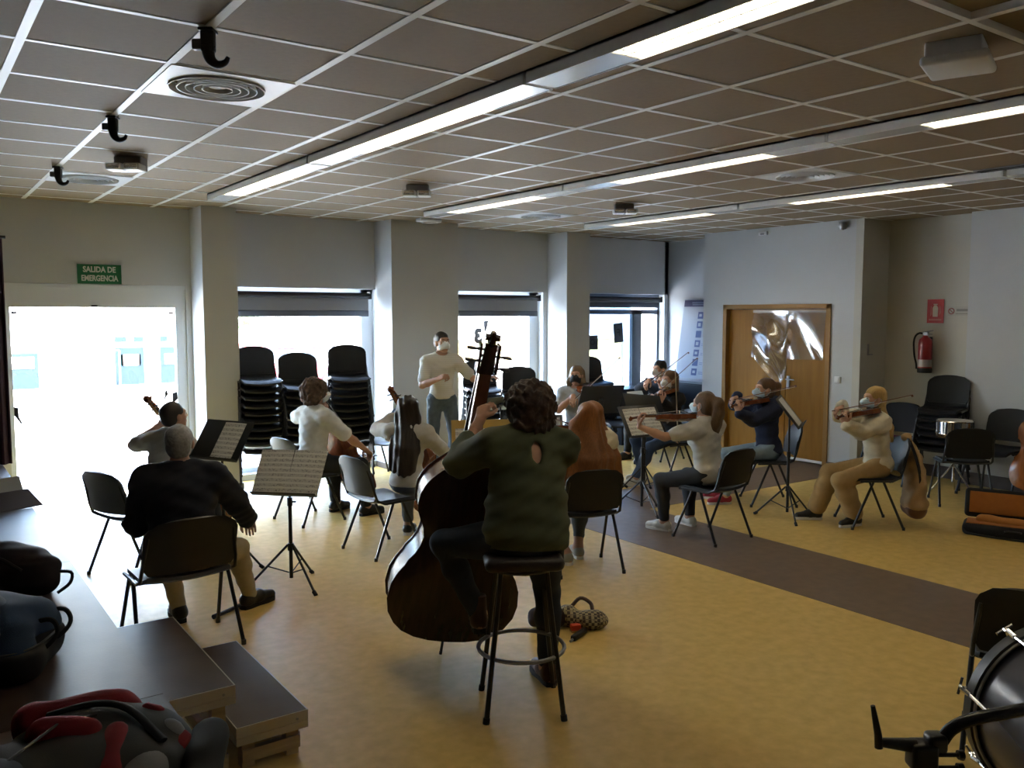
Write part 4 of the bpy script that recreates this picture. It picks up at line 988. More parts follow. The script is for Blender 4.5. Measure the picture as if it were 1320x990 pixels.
        if st.get('lace'): 
            for q in range(3): MB().tube([fp(.055 + q * .025, .094 - q * .009, -.018), fp(.055 + q * .025, .099 - q * .009), fp(.055 + q * .025, .094 - q * .009, .018)], .004, 6).build('lace', st['lace'], so)
    # hair
    hr = [ell(T(c), A(q) * S, g['Rh'], .03) for c, q in st['hair']]
    for q in st.get('locks', lambda g, T: [])(g, T): hr.append(q)
    am, fq = st.get('hair_noise', (.003, 70))
    Ri = g['Rh'].T
    def hn(X, Y, Z):
        if st.get('curly'): return am * (np.sin(fq * X + 2 * np.sin(31 * Z)) * np.sin(fq * Y + 1.5 * np.sin(37 * X)) + .55 * np.sin(fq * .9 * Z + 3 * np.sin(41 * X + 1) + 3 * np.sin(37 * Y)) + .5 * np.sin(fq * .8 * (X - Y) + 2 * np.sin(44 * Z)))
        return am * (np.sin(fq * (X + .35 * Y) + 2.2 * np.sin(6 * Z + 5 * Y)) + .6 * np.sin(fq * .63 * (Y - .5 * X) + 2.5 * np.sin(5 * Z)))
    fs_ = [ell(T((0, .098, -.035)), A((.064, .075, .092)) * S, g['Rh'], .012)] if st.get('facecut', True) else []
    hmsh = sdf_mesh(hr, .0085, subs=fs_, noise=hn, cuts=st.get('hair_cuts', lambda g, T: [])(g, T))
    np_obj('hair', [hmsh], st['hair_m'], o)
    # mask
    if st.get('mask'):
        ov = sdf_mesh([ell(T((0, .030, -.045)), A((.062, .078, .075)) * S, g['Rh'], .02), cap(T((0, .085, -.01)), T((0, .115, -.03)), .012 * S, .020 * S, .03)], .0065, .006,
                      cuts=[(T((0, 0, .0 - .002)), g['Rh'] @ A((0, -.25, 1))), (T((0, .028, 0)), g['Rh'] @ A((0, -1, 0))), (T((0, 0, -.098)), g['Rh'] @ A((0, .3, -1)))],
                      noise=(lambda X, Y, Z: .0012 * np.sin(260 * Z)))
        mk = np_obj('face_mask', [ov], st['mask'], o)
        for s in (-1, 1): MB().tube([T((s * .062, .035, -.012)), T((s * .072, .005, .012)), T((s * .084, -.022, .012)), T((s * .084, -.03, -.012)), T((s * .07, .0, -.05)), T((s * .060, .035, -.07))], .0022, 6).build('ear_loop', st['mask'], mk)
    Wm = M.Translation(V(base)) @ M.Rotation(R(rot), 4, 'Z')
    return o, g, arm_seg, Wm, T
# ================================================================== WHO SITS WHERE
BK = lambda n, c, var=.25, **k: mat(n, c, .5, var=var, vscale=30, bump=.25, bscale=60, stretch=(6, 6, .6), **k)
H_dark = BK('hair_dark_brown', (.022, .014, .011)); H_black = BK('hair_black', (.010, .009, .010)); H_brown = BK('hair_brown', (.12, .066, .032)); H_curl = mat('hair_curly_brown', (.040, .020, .014), .7, var=.4, vscale=40, bump=.6, bscale=70)
H_boy = mat('hair_curly_chestnut', (.085, .048, .03), .7, var=.4, vscale=40, bump=.6, bscale=70)
H_orange = BK('hair_auburn', (.24, .088, .024)); H_blond = BK('hair_blond', (.42, .27, .085)); H_grey = mat('hair_grey', (.36, .35, .33), .6, var=.25, vscale=50, bump=.4, bscale=90); H_dblond = BK('hair_dark_blond', (.16, .095, .045)); H_hood = BK('hair_chestnut', (.10, .048, .022))
cloth = lambda n, c, **k: mat(n, c, .88, var=k.pop('var', .06), vscale=25, bump=.15, bscale=350, **k)
white_tee = cloth('white_cotton', (.66, .67, .65)); grey_tee = cloth('grey_cotton', (.34, .34, .33)); lgrey = cloth('light_grey_cotton', (.55, .54, .52)); navy = cloth('navy_wool', (.012, .014, .026)); navy2 = cloth('navy_fleece', (.017, .024, .062)); olive = cloth('olive_jersey', (.068, .078, .040)); cream = cloth('cream_linen', (.66, .60, .46)); blackc = cloth('black_cotton', (.012, .012, .014))
jean = cloth('grey_blue_denim', (.105, .14, .175), var=.15); jean_d = cloth('dark_denim', (.014, .021, .038), var=.15); jean_l = cloth('light_denim', (.24, .32, .38)); jean_g = cloth('grey_denim', (.10, .11, .115)); beige = cloth('beige_cotton', (.42, .35, .23)); tan = cloth('tan_cotton', (.40, .26, .11)); leg_k = cloth('charcoal_leggings', (.028, .03, .035)); jean_b = cloth('blue_denim', (.045, .075, .14))
sh_k = mat('black_shoe', (.012, .011, .011), .4); sh_w = mat('white_shoe', (.62, .61, .57), .6, var=.05); sh_p = mat('pink_shoe', (.33, .02, .05), .6); sh_b = mat('brown_boot', (.055, .022, .015), .45); so_w = mat('white_sole', (.70, .69, .66), .6); sh_g = mat('grey_canvas_shoe', (.36, .35, .30), .7)
mk_w = mat('white_mask', (.78, .80, .82), .8); mk_b = mat('blue_mask', (.46, .60, .70), .8); mk_k = mat('black_mask', (.015, .015, .017), .8)
striped = stripes_mat('striped_cotton', (.66, .65, .60), (.60, .59, .55), 2, 42, .28, .9)
SHORT = [((0, -.024, .046), (.082, .101, .086)), ((0, -.055, -.012), (.074, .062, .066))]
CAP = [((0, -.024, .044), (.085, .104, .090)), ((0, -.055, -.02), (.080, .070, .08))]
def tail(lst, r0=.035, r1=.02, k=.02):
    def fn(g, T):
        pts = [T(q) for q in lst]; n = len(pts) - 1
        rs = [r0 + (r1 - r0) * i / n for i in range(n + 1)]
        return [cap(pts[i], pts[i + 1], rs[i], rs[i + 1], k) for i in range(n)]
    return fn
def long_hair(L, wt, wb, back=.10, nl=5, r=.038, fr=0.0):
    def fn(g, T):
        out = []
        for i in range(nl):
            a = (2 * i / (nl - 1) - 1)
            p0 = T((a * .055, -.06, .06)); p1 = T((a * wt, -.085 + .03 * abs(a) + fr * abs(a), -.07)); p2 = g['neck'] + g['r'] * a * (wt + wb) * .55 - g['f'] * (back - .03 * abs(a) - fr * abs(a)) - g['u'] * L * .45; p3 = g['neck'] + g['r'] * a * wb - g['f'] * (back + .01 - .02 * abs(a) - fr * abs(a)) - g['u'] * L * (1 - .10 * abs(a) + .03 * math.sin(i * 5))
            out += [cap(p0, p1, r, r, .02), cap(p1, p2, r, r * .95, .02), cap(p2, p3, r * .95, r * .55, .02)]
        return out
    return fn
def W2L(base, rot):
    W = (M.Translation(V(base)) @ M.Rotation(R(rot), 4, 'Z')).inverted()
    return lambda q: A(W @ V(q))

def violinist(label, base, rot, p, st, il, bl, dirv=(-.66, .75, .03), tip=None, kind='violin', nrm=(.30, .05, .95), frac=.35, group=None):
    g = skel(p); k = 1.0 if kind == 'violin' else 1.08
    d = g['r'] * dirv[0] + g['f'] * dirv[1] + A((0, 0, dirv[2])); d = unit(d)
    B = g['neck'] - g['r'] * .075 + g['f'] * .045 + A((0, 0, .052))
    N = unit(A(nrm) - d * (A(nrm) @ d))
    td = unit(np.cross(N, d)) if tip is None else unit(tip)
    P = B + d * .165 * k + N * .062
    frog = P - td * .74 * frac; tp = P + td * .74 * (1 - frac)
    p['hL'] = B + d * .485 * k - N * .075 + g['r'] * (-.012) ; p['hdL'] = unit(N * .95 + d * .05 - g['r'] * .0); p['hnL'] = g['r'] * .75 - g['f'] * .65; p['curlL'] = .75; p.setdefault('poleL', (-.15, .25, -1))
    p['hR'] = frog + A((0, 0, .055)) - g['f'] * .06 + g['r'] * .03; p['hdR'] = unit(frog - p['hR'] + g['f'] * .05 - A((0, 0, .015))); p['hnR'] = (0, 0, -1); p['curlR'] = .55; p.setdefault('poleR', (1, -.25, -.6))
    o, g, arms, W, T = person(label, base, rot, p, st)
    w = lambda q: W @ V(q)
    instrument(kind, il, inst_mtx(w(B), w(B + d), W.to_3x3() @ V(N)), group, varn)
    bow(w(frog), w(tp), bl, W.to_3x3() @ V(N))
    return o
def cellist(label, base, rot, p, st, il, bl, bot=(.02, .56, .17), d=(-.17, -.40, .90), frac=.35):
    d = unit(d); bot = A(bot); N = unit(A((.10, .9, .42)) - d * (A((.10, .9, .42)) @ d))
    P = bot + d * .34 + N * .15
    td = unit(np.cross(N, d) + A((0, 0, -.02))); td = -td if td[0] > 0 else td
    frog = P - td * .70 * frac; tp = P + td * .70 * (1 - frac)
    p['hR'] = frog - g_f(p) * .09 + A((.03, 0, .05)); p['hdR'] = unit(frog - p['hR']); p['hnR'] = (0, -.2, -1); p['curlR'] = .6; p['poleR'] = (.9, -.4, -.4)
    p['hL'] = bot + d * .93 + N * .03 + A((-.085, 0, -.01)); p['hdL'] = (.75, .35, .2); p['hnL'] = (.3, -.95, 0); p['curlL'] = .8; p['poleL'] = (-1, .1, -.25)
    o, g, arms, W, T = person(label, base, rot, p, st)
    w = lambda q: W @ V(q)
    instrument('cello', il, inst_mtx(w(bot), w(bot + d), W.to_3x3() @ V(N)), None, varn)
    bow(w(frog), w(tp), bl, W.to_3x3() @ V(N), 'cello')
    return o
def g_f(p): return skel(p)['f']
sit = lambda **k: dict(dict(fL=(-.16, .42, 0), fR=(.16, .42, 0), hL=(-.15, .30, .62), hR=(.15, .30, .62), curlL=.4, curlR=.4), **k)

# --- chairs in use
chair(chair_w, 1.27, 5.13, 2, 'wide dark chair under the grey-haired man in the navy sweater')
chair(chair_g, 1.38, 6.80, -66, 'dark chair in the window glare under the cellist by the glazed door')
chair(chair_g, 3.08, 7.62, -80, 'dark chair under the curly-haired cellist in white')
chair(chair_g, 3.16, 6.27, -84, 'grey plastic chair behind the girl with long dark hair')
chair(chair_b, 4.17, 4.94, -19, 'black chair under the girl with long auburn hair')
chair(chair_b, 5.68, 4.98, 4, 'black chair under the violinist in the pale grey shirt')
chair(chair_b, 7.22, 5.60, 52, 'black chair under the violinist in the navy top')
chair(chair_b, 7.23, 4.475, 51, 'black chair under the blond violinist with a tan bag on its back')
chair(chair_b, 7.28, 7.05, 80, 'dark chair under the masked violinist in black')
chair(chair_b, 8.25, 8.2, 92, 'dark chair under the black-haired player at the back')
chair(chair_b, 6.62, 7.95, 120, 'dark chair under the player in grey with the black mask')
chair(chair_g, 4.72, 9.10, 112, 'empty grey chair in front of the chair stack by the wide column')
chair(chair_b, 8.02, 8.75, 160, 'empty black chair beneath the tinted window')
# --- stacks
stack(3.24, 9.42, 172, 10, 'half behind the exit door column')
stack(3.72, 9.38, 168, 9, 'behind the curly-haired cellist')
stack(4.25, 9.25, 160, 10, 'beside the wide column')
stack(6.25, 9.45, 158, 7, 'behind the bass scroll')
stack(6.62, 9.10, 150, 6, 'before the lettered window')
stack(8.12, 9.38, 165, 7, 'under the tinted window')
stack(9.55, 5.05, 104, 6, 'under the fire extinguisher')

# --- the players
o = cellist('person seen from behind in grey short sleeves playing cello near the glazed door', (1.60, 6.90, 0), -58, sit(lean=17, hyaw=-12, hpitch=-10, twist=4, w=.92, S=.94),
        dict(shirt=grey_tee, sleeve=.75, loose=1.15, trousers=jean_d, shoe=sh_k, hair=SHORT, hair_m=H_dark, hair_noise=(.002, 60)), 'red brown cello held by the player near the glazed door', 'cello bow of the player near the glazed door', d=(-.30, -.30, .90))
person('grey-haired man in navy sweater and beige trousers seated with his back turned', (1.31, 5.19, 0), -12, sit(S=.97, w=1.34, sw=.19, aw=1.2, lean=9, hyaw=-16, hpitch=-8, hR=(.42, .35, .595), hdR=(.2, .8, -.5), hnR=(0, -.4, -1), hL=(-.10, .30, .66), poleL=(-.75, -.55, -.6), poleR=(.8, -.5, -.6), fL=(-.02, .36, 0), fR=(.42, .44, 0), fdR=(.7, .5), kpoleR=(.75, .7, .8), belly=1),
       dict(shirt=navy, sh_name='sweater', sleeve=1.92, sh_off=.018, hem=-.07, loose=1.25, fold=.004, collar=white_tee, trousers=beige, shoe=sh_k, shoe_s=1.08, hair=[((0, -.026, .042), (.081, .100, .083)), ((0, -.055, -.02), (.073, .058, .062))], hair_m=H_grey, hair_noise=(.0015, 90)))
cellist('curly-haired boy in white short sleeves playing cello before the chair stacks', (3.13, 7.58, 0), -76, sit(lean=4, hyaw=-8, hpitch=-6, fL=(-.15, .34, 0), fR=(.22, .42, 0)),
        dict(shirt=white_tee, sleeve=.85, loose=1.2, hem=-.06, trousers=blackc, shoe=sh_k, hair=[((0, -.03, .045), (.118, .125, .112)), ((0, -.06, -.02), (.105, .09, .09))], hair_m=H_boy, curly=1, hair_noise=(.011, 105), mask=mk_w), 'brown cello held by the curly-haired boy', 'cello bow held out by the curly-haired boy')
cellist('girl with long dark hair and pale top playing cello', (3.43, 6.30, 0), -54, sit(lean=3, fem=1, w=.9, S=.92, hyaw=6, hpitch=-4, fL=(-.16, .30, 0), fR=(.20, .36, 0)),
        dict(shirt=lgrey, sh_name='long_sleeved_top', sleeve=1.85, loose=1.15, hem=-.05, trousers=jean_g, leg_len=.85, shoe=sh_k, sole=so_w, hair=CAP, hair_m=H_dark, locks=long_hair(.38, .082, .10, .135, 6, .038, .02), hair_noise=(.005, 115)), 'brown cello held by the girl with long dark hair', 'cello bow held by the girl with long dark hair', d=(-.27, -.26, .93))
person('man conducting in white striped shirt, grey jeans and white mask, standing by the column', (5.12, 8.60, 0), 160, dict(pel=(0, 0, .95), S=1.02, lean=-1, hyaw=18, hpitch=-4, sw=.165, w=.90, fL=(-.14, 0, 0), fR=(.12, .03, 0), hR=(.10, .28, 1.20), hL=(-.50, .26, 1.21), hnR=(-.8, -.2, -.5), hdR=(-.6, .5, .35), curlR=.85, hnL=(0, 0, -1), curlL=.35, poleR=(.7, -.5, -.9), poleL=(-.4, -.4, -.9)),
       dict(shirt=striped, sleeve=.72, loose=1.15, hem=.0, sh_off=.015, trousers=jean, flare=.008, shoe=sh_k, hair=SHORT, hair_m=H_dark, hair_noise=(.001, 90), mask=mk_w))
# bass player on the stool
bb, br = (2.43, 3.34, 0), -22
L_ = W2L(bb, br)
SB, ST = V((2.43, 4.07, .155)), V((2.52, 3.72, 1.74))
bd = (ST - SB).normalized()
hand_w = SB + bd * 1.29 + V((-.075, -.095, -.03))
po = dict(pel=(.02, -.02, .865), nl=.135, waist=1.02, lean=9, side=4, S=1.0, w=1.16, sw=.175, aw=1.12, fem=1, hyaw=22, hpitch=-8, twist=6, hL=L_(hand_w), hdL=L_(SB + bd * 1.42) - L_(hand_w) + A((.02, 0, .0)), hnL=(.7, .7, 0), curlL=.75, poleL=(-.65, -.15, -1),
          hR=(.16, .56, .98), poleR=(.9, -.3, -.5), fR=(.20, .22, 0), fL=(-.16, .26, .30), kpoleL=(-.75, .6, .5), kpoleR=(.3, .8, .9), fdR=(-.1, 1), fdL=(.1, 1))
def keyhole(g): return [ell(g['neck'] - g['f'] * .12 - g['u'] * .075 + g['r'] * .0, (.026, .12, .055), np.stack([g['r'], g['f'], g['u']], 1), .006)]
person('woman in olive top with brown curls playing double bass on a bar stool', bb, br, po,
       dict(shirt=olive, sh_name='long_sleeved_top', sleeve=1.42, loose=1.2, hem=-.07, sh_off=.022, fold=.005, sh_subs=keyhole, trousers=jean_d, shoe=sh_b, boot=.09, hair=[((0, -.028, .035), (.122, .125, .118)), ((0, -.055, -.045), (.112, .095, .085))], hair_m=H_curl, curly=1, hair_noise=(.009, 115), facecut=True))
bmx = inst_mtx(SB, ST, (.40, .83, .30))
instrument('bass', 'large dark double bass leaning against the woman on the stool', bmx, None, varn_d, varn_r)
st = thing('bar_stool', 'tall black bar stool with round footrest ring under the bass player', 'stool', (2.43, 3.335, 0), R(-30))
MB().rbox((0, 0, .755), (.38, .38, .07), .034, seg=4).build('seat', mat('stool_vinyl', (.022, .016, .015), .45, bump=.1, bscale=100), st)
MB().tube([(math.cos(a * math.pi / 8) * .165, math.sin(a * math.pi / 8) * .165, .715) for a in range(16)], .012, 6, closed=True).build('seat_ring', black_m, st)
for a in (45, 135, 225, 315):
    c, s = math.cos(R(a)), math.sin(R(a))
    lg = MB().tube([(c * .155, s * .155, .72), (c * .17, s * .17, .60), (c * .262, s * .262, 0.005)], .0125, 8).build('leg', black_m, st)
    MB().tube([(c * .259, s * .259, .028), (c * .264, s * .264, 0)], .016, 8).build('rubber_foot', rubber, lg)
MB().tube([(math.cos(a * math.pi / 14) * .212, math.sin(a * math.pi / 14) * .212, .30) for a in range(28)], .0105, 8, closed=True).build('footrest', grey_m, st)

violinist('girl with long auburn hair seen from behind playing violin', (4.25, 4.96, 0), -14, sit(lean=3, fem=1, w=.92, S=.94, hyaw=14, hpitch=-4, fL=(-.14, .10, 0), fR=(.02, .22, 0)),
          dict(shirt=cream, sh_name='blouse', sleeve=1.8, loose=1.3, hem=-.06, trousers=jean_g, leg_len=.72, shoe=sh_g, sole=so_w, hair=CAP, hair_m=H_orange, locks=long_hair(.36, .13, .235, .13, 11, .045, .06), hair_noise=(.0045, 70)), 'red brown violin beside the girl with long auburn hair', 'violin bow crossing in front of the pale sheets')
violinist('player in grey with a black mask and pale brown hair before the narrow column', (6.58, 7.92, 0), 118, sit(fem=1, w=.9, hyaw=10, hpitch=-6, lean=2),
          dict(shirt=grey_tee, sleeve=.7, loose=1.15, trousers=jean_d, shoe=sh_k, hair=CAP, hair_m=H_dblond, locks=long_hair(.18, .08, .09, .09, 5, .034, .05), mask=mk_k), 'dark violin held by the player in grey with the black mask', 'violin bow raised by the player in grey with the black mask', dirv=(-.85, .45, -.25), tip=(-.55, -.35, .6))
violinist('masked girl in black with long brown hair and white shoes playing violin', (7.27, 7.05, 0), 78, sit(fem=1, w=.92, S=.95, lean=3, hyaw=15, hpitch=-5, fL=(-.14, .55, 0), fR=(.12, .30, 0)),
          dict(shirt=blackc, sh_name='long_sleeved_top', sleeve=1.85, loose=1.2, trousers=jean_b, shoe=sh_w, sole=so_w, hair=CAP, hair_m=H_hood, locks=long_hair(.20, .08, .10, .09, 5, .036, .03), mask=mk_w), 'glossy violin held by the masked girl in black', 'violin bow of the masked girl in black', tip=(-.5, -.5, .65))
violinist('black-haired player half hidden at the back beside the black cabinet', (8.27, 8.22, 0), 90, sit(lean=2, hyaw=5),
          dict(shirt=navy, sh_name='sweater', sleeve=1.85, trousers=blackc, shoe=sh_k, hair=SHORT, hair_m=H_black, mask=mk_w), 'violin mostly hidden behind the masked girl in black', 'violin bow raised by the black-haired player', tip=(-.2, -.75, .5), frac=.3)
violinist('girl in pale grey shirt and leggings with a curly ponytail playing violin', (5.66, 5.06, 0), 6, sit(fem=1, w=.97, S=.93, lean=4, hyaw=6, hpitch=-6, fL=(-.12, .34, 0), fR=(.20, .30, 0), kpoleL=(-.35, .8, .9)),
          dict(shirt=lgrey, sleeve=.62, loose=1.2, hem=-.09, trousers=leg_k, leg_len=.9, shoe=sh_w, sole=so_w, lace=sh_k, mask=mk_b, hair=CAP, hair_m=H_brown, locks=tail([(0, -.10, .05), (0, -.15, .035), (0, -.165, -.05), (.0, -.15, -.15), (.01, -.13, -.21)], .05, .05), hair_noise=(.004, 80)), 'amber violin held level by the girl in pale grey', 'violin bow held upright by the girl in pale grey', dirv=(-.74, .66, .04), tip=(-.45, -.3, .75), frac=.40)
violinist('girl in navy hooded top and light jeans with a ponytail and mask playing violin', (7.20, 5.64, 0), 55, sit(fem=1, w=.95, S=.95, lean=3, hyaw=15, hpitch=-5, fL=(-.10, .42, 0), fR=(.14, .40, 0)),
          dict(shirt=navy2, sh_name='hooded_top', sh_extra=lambda g: [ell(g['neck'] - g['f'] * .10 - g['u'] * .02, (.10, .05, .10), np.stack([g['r'], g['f'], g['u']], 1), .03), cap(g['neck'] - g['r'] * .07, g['neck'] - g['r'] * .05 + g['f'] * .06, .04, .03, .03), cap(g['neck'] + g['r'] * .07, g['neck'] + g['r'] * .05 + g['f'] * .06, .04, .03, .03)], sleeve=1.9, sh_off=.018, loose=1.3, hem=-.07, trousers=jean_l, shoe=sh_p, sole=so_w, hair=CAP, hair_m=H_hood, locks=lambda g, T: tail([(0, -.10, .06), (0, -.15, .05), (0, -.16, -.06), (0, -.145, -.17)], .042, .03)(g, T), mask=mk_b), 'dark red violin held by the girl in the navy hooded top', 'violin bow of the girl in the navy hooded top')
violinist('blond girl in cream blouse and wide tan trousers playing violin beside the alcove', (7.26, 4.46, 0), 50, sit(fem=1, w=.95, S=.94, lean=3, hyaw=14, hpitch=-4, fL=(-.10, .18, 0), fR=(.12, .48, 0), fdR=(.0, 1), kpoleL=(-.3, .9, .7), fdL=(-.5, .9)),
          dict(shirt=cream, sh_name='blouse', sleeve=1.9, sh_off=.018, loose=1.35, hem=-.06, fold=.0035, trousers=tan, flare=.028, leg_len=.86, shoe=sh_k, sole=so_w, lace=so_w, hair=CAP, hair_m=H_blond, locks=long_hair(.24, .05, .055, .12, 4, .036), mask=mk_b), 'bright brown violin held by the blond girl', 'violin bow of the blond girl in cream')

# --- music stands
_, W = music_stand(1.96, 6.55, -62, .98, 'black music stand with one loose sheet beside the column', (.48, .34), 36, blackp, .3)
sheets(W, [('single printed sheet on the black stand beside the column', .07, .0, .21, .30, 0, paper, 0)])
_, W = music_stand(2.20, 5.80, -45, .80, 'black tripod music stand holding the open music book', (.48, .32), 36, black_m, R(-35))
sheets(W, [('open music book, page nearer the grey-haired man', -.123, .02, .245, .345, 1, paper, .002), ('open music book, page farther from the grey-haired man', .123, .02, .245, .345, -1, paper, .002)])
_, W = music_stand(3.46, 5.15, -28, .96, 'music stand carrying a yellow folder in front of the bass player', (.48, .33), 20, greyp, .5)
o = MB().rbox((0, .01, 0), (.54, .40, .006), .0025).build('music_folder', mat('yellow_card', (.50, .33, .08), .6)); o.matrix_world = W @ M.Translation((0, 0, .008)); tag(o, 'yellow folder open behind the printed sheets of the bass player', 'folder')
sheets(W, [('printed sheet on the yellow folder, half left of the bass neck', -.125, -.02, .235, .33, 0, paper, .011), ('printed sheet on the yellow folder, half behind the bass player', .125, -.02, .235, .33, 0, paper, .011)])
_, W = music_stand(4.30, 5.72, -28, .93, 'grey music stand in front of the girl with auburn hair', (.50, .33), 22, greyp, .2)
sheets(W, [('white printed sheet on the stand between the curls and the auburn hair', -.11, -.01, .21, .30, 2, paper, 0), ('white printed sheet partly behind the auburn hair', .12, -.01, .21, .30, 0, paper, 0)])
_, W = music_stand(5.84, 6.02, -4, .90, 'black tripod music stand with two white sheets before the girl in pale grey', (.48, .34), 33, black_m, R(20))
sheets(W, [('white sheet beside the violin scroll of the girl in pale grey', -.10, -.01, .20, .29, 0, paper, 0), ('white sheet under the violin neck of the girl in pale grey', .105, -.01, .20, .29, 0, paper, 0)])
_, W = music_stand(6.79, 5.04, 32, 1.02, 'black tripod music stand seen edge-on in front of the blond girl', (.50, .34), 38, black_m, R(80))
sheets(W, [('white sheet seen edge-on on the stand before the blond girl', 0, 0, .30, .30, 0, paper_p, 0)])
_, W = music_stand(6.35, 7.22, 165, .98, 'dark grey music stand seen from behind before the player with the black mask', (.52, .36), 25, greyp, .4)
sheets(W, [('white sheet on the dark grey stand turned away', 0, 0, .30, .29, 0, paper, 0)])
_, W = music_stand(6.45, 6.62, 100, .93, 'black music stand before the masked girl in black', (.48, .34), 25, black_m, .9)
sheets(W, [('curled white sheet on the stand of the masked girl', .06, .05, .21, .30, -8, paper_p, 0)])
_, W = music_stand(5.50, 7.95, 175, .93, 'low black music stand in front of the conductor', (.52, .36), 60, black_m, .1)
# ================================================================== BAGS, DRUMS, ALCOVE
def soft(name, prims, m, parent, h=.011, off=0, amp=.004, fq=30, seed=1, cuts=(), subs=()):
    return np_obj(name, [sdf_mesh(prims, h, off, noise=fold(amp, fq, seed), cuts=cuts, subs=subs)], m, parent)
bag_b = cloth('blue_nylon', (.022, .045, .10)); bag_k = cloth('black_nylon', (.010, .010, .013)); bag_g = cloth('grey_nylon', (.045, .045, .046)); bag_r = cloth('red_nylon', (.20, .012, .02)); bag_l = cloth('light_grey_nylon', (.20, .20, .21)); bag_t = cloth('tan_nylon', (.42, .27, .13))
o = thing('backpack', 'blue backpack lying on the stage between two other bags', 'backpack', (.20, 3.72, .60), R(-30))
soft('body', [cap((-.14, -.10, .10), (.14, -.10, .10), .10, .10, .06), cap((-.12, .12, .12), (.12, .12, .12), .11, .11, .06), ell((0, 0, .16), (.19, .22, .11), None, .05)], bag_b, o, cuts=[((0, 0, 0), (0, 0, -1))])
soft('base_panel', [cap((-.16, -.12, .07), (.17, -.12, .07), .075, .075, .05), cap((.17, -.12, .07), (.17, .12, .07), .075, .07, .05)], bag_k, o, off=.012, cuts=[((0, 0, .002), (0, 0, -1)), ((0, 0, .115), (0, 0, 1))])
soft('front_pocket', [ell((-.03, -.02, .235), (.14, .13, .05), None, .03)], cloth('blue_nylon_light', (.035, .06, .115)), o)
for k in (0, 1): MB().tube(cr([(.16, .02 + k * .14, .16), (.24, .03 + k * .12, .17), (.275, .0 + k * .12, .13), (.25, -.05 + k * .12, .09), (.19, -.03 + k * .1, .07)]), .009, 6).build('strap', bag_k, o)
MB().tube(cr([(-.15, -.205, .12), (0, -.215, .125), (.15, -.205, .12), (.24, -.12, .12), (.25, .05, .12)]), .004, 6).build('zip', mat('zip_dark', (.05, .05, .05), .4), o)
o = thing('duffel_bag', 'dark soft bag on the stage nearer the exit door', 'bag', (.36, 4.66, .60), R(-30))
soft('body', [cap((-.20, 0, .10), (.16, 0, .09), .10, .095, .05), ell((-.02, .05, .14), (.2, .14, .09), None, .05)], cloth('dark_maroon_nylon', (.018, .012, .016)), o, amp=.007, cuts=[((0, 0, 0), (0, 0, -1))])
MB().tube(cr([(-.18, -.10, .10), (-.1, -.13, .2), (.02, -.12, .21), (.12, -.10, .14)]), .010, 6).build('strap', bag_k, o)
MB().tube(cr([(.22, .02, .10), (.30, .0, .10), (.31, -.04, .06), (.26, -.06, .02)]), .008, 6).build('strap', bag_k, o)
o = thing('grey_jacket', 'dull grey jacket bundled on the stage beside the dark soft bag', 'jacket', (.15, 4.45, .60), R(-20))
soft('cloth', [ell((0, 0, .11), (.14, .20, .13), None, .04), cap((-.1, -.2, .05), (.1, -.12, .08), .05, .05, .04)], cloth('jacket_grey', (.05, .045, .04)), o, amp=.012, fq=35, cuts=[((0, 0, 0), (0, 0, -1))])
MB().tube([(-.04, -.16, .17), (.0, -.0, .235), (.02, .14, .19)], .006, 6).build('zip', mat('zip_dark', (.05, .05, .05), .4), o)
o = thing('backpack', 'red and grey backpack on the stage edge next to the steps', 'backpack', (.33, 2.42, .60), R(-32))
soft('body', [cap((-.15, -.06, .12), (.16, -.04, .12), .11, .11, .06), ell((.02, .10, .14), (.24, .17, .12), None, .05), ell((0, -.12, .12), (.2, .15, .12), None, .05)], bag_g, o, amp=.005, cuts=[((0, 0, 0), (0, 0, -1))])
soft('top_pocket', [cap((-.17, .15, .195), (.03, .20, .205), .065, .06, .04)], bag_r, o, amp=.004)
soft('red_panel', [cap((-.10, .03, .225), (.02, .02, .232), .045, .04, .02)], bag_r, o, amp=.003)
soft('red_panel', [cap((.09, .03, .225), (.15, -.20, .18), .034, .034, .02)], bag_r, o, amp=.003)
soft('red_panel', [cap((.12, .165, .225), (.15, .16, .218), .022, .022, .02)], bag_r, o, amp=.002)
soft('red_panel', [cap((.235, .10, .17), (.235, .06, .165), .024, .022, .02)], bag_r, o, amp=.002)
soft('side_pocket', [ell((.19, .10, .175), (.055, .045, .05), None, .02), ell((.2, -.1, .15), (.06, .14, .07), None, .03)], bag_l, o, amp=.004)
MB().tube(cr([(-.12, .10, .245), (.0, .11, .27), (.10, .09, .262), (.22, .0, .215)]), .013, 8, flat=.6).build('strap', bag_k, o)
MB().tube([(-.10, -.16, .25), (-.05, .0, .265), (.03, .055, .265)], .004, 6).build('zip', mat('zip_dark', (.05, .05, .05), .4), o)
soft('back_panel', [cap((.29, .17, .13), (.34, -.16, .11), .055, .055, .04)], bag_k, o, amp=.004, cuts=[((0, 0, 0), (0, 0, -1))])
o = thing('shoulder_bag', 'black bag at the bottom edge, in front of the red and grey backpack', 'bag', (.12, 2.28, .60), R(-32))
soft('body', [ell((-.02, 0, .13), (.15, .16, .14), None, .04)], bag_k, o, amp=.006, cuts=[((0, 0, 0), (0, 0, -1))])
MB().tube([(-.12, -.08, .16), (0, -.05, .29), (.11, .02, .18)], .012, 8, flat=.5).build('strap', bag_k, o)
o = thing('document_folder', 'dark folder standing open on the far stage edge beside the curtain', 'folder', (.57, 6.85, .60), R(20))
MB().box((0, .06, .09), (.26, .004, .20), rot=M.Rotation(R(-28), 3, 'X')).build('cover', mat('folder_inside', (.30, .34, .40), .4), o, smooth=False)
MB().box((0, -.09, .05), (.28, .22, .004), rot=M.Rotation(R(24), 3, 'X')).build('cover', mat('folder_dark', (.05, .04, .06), .5), o, smooth=False)
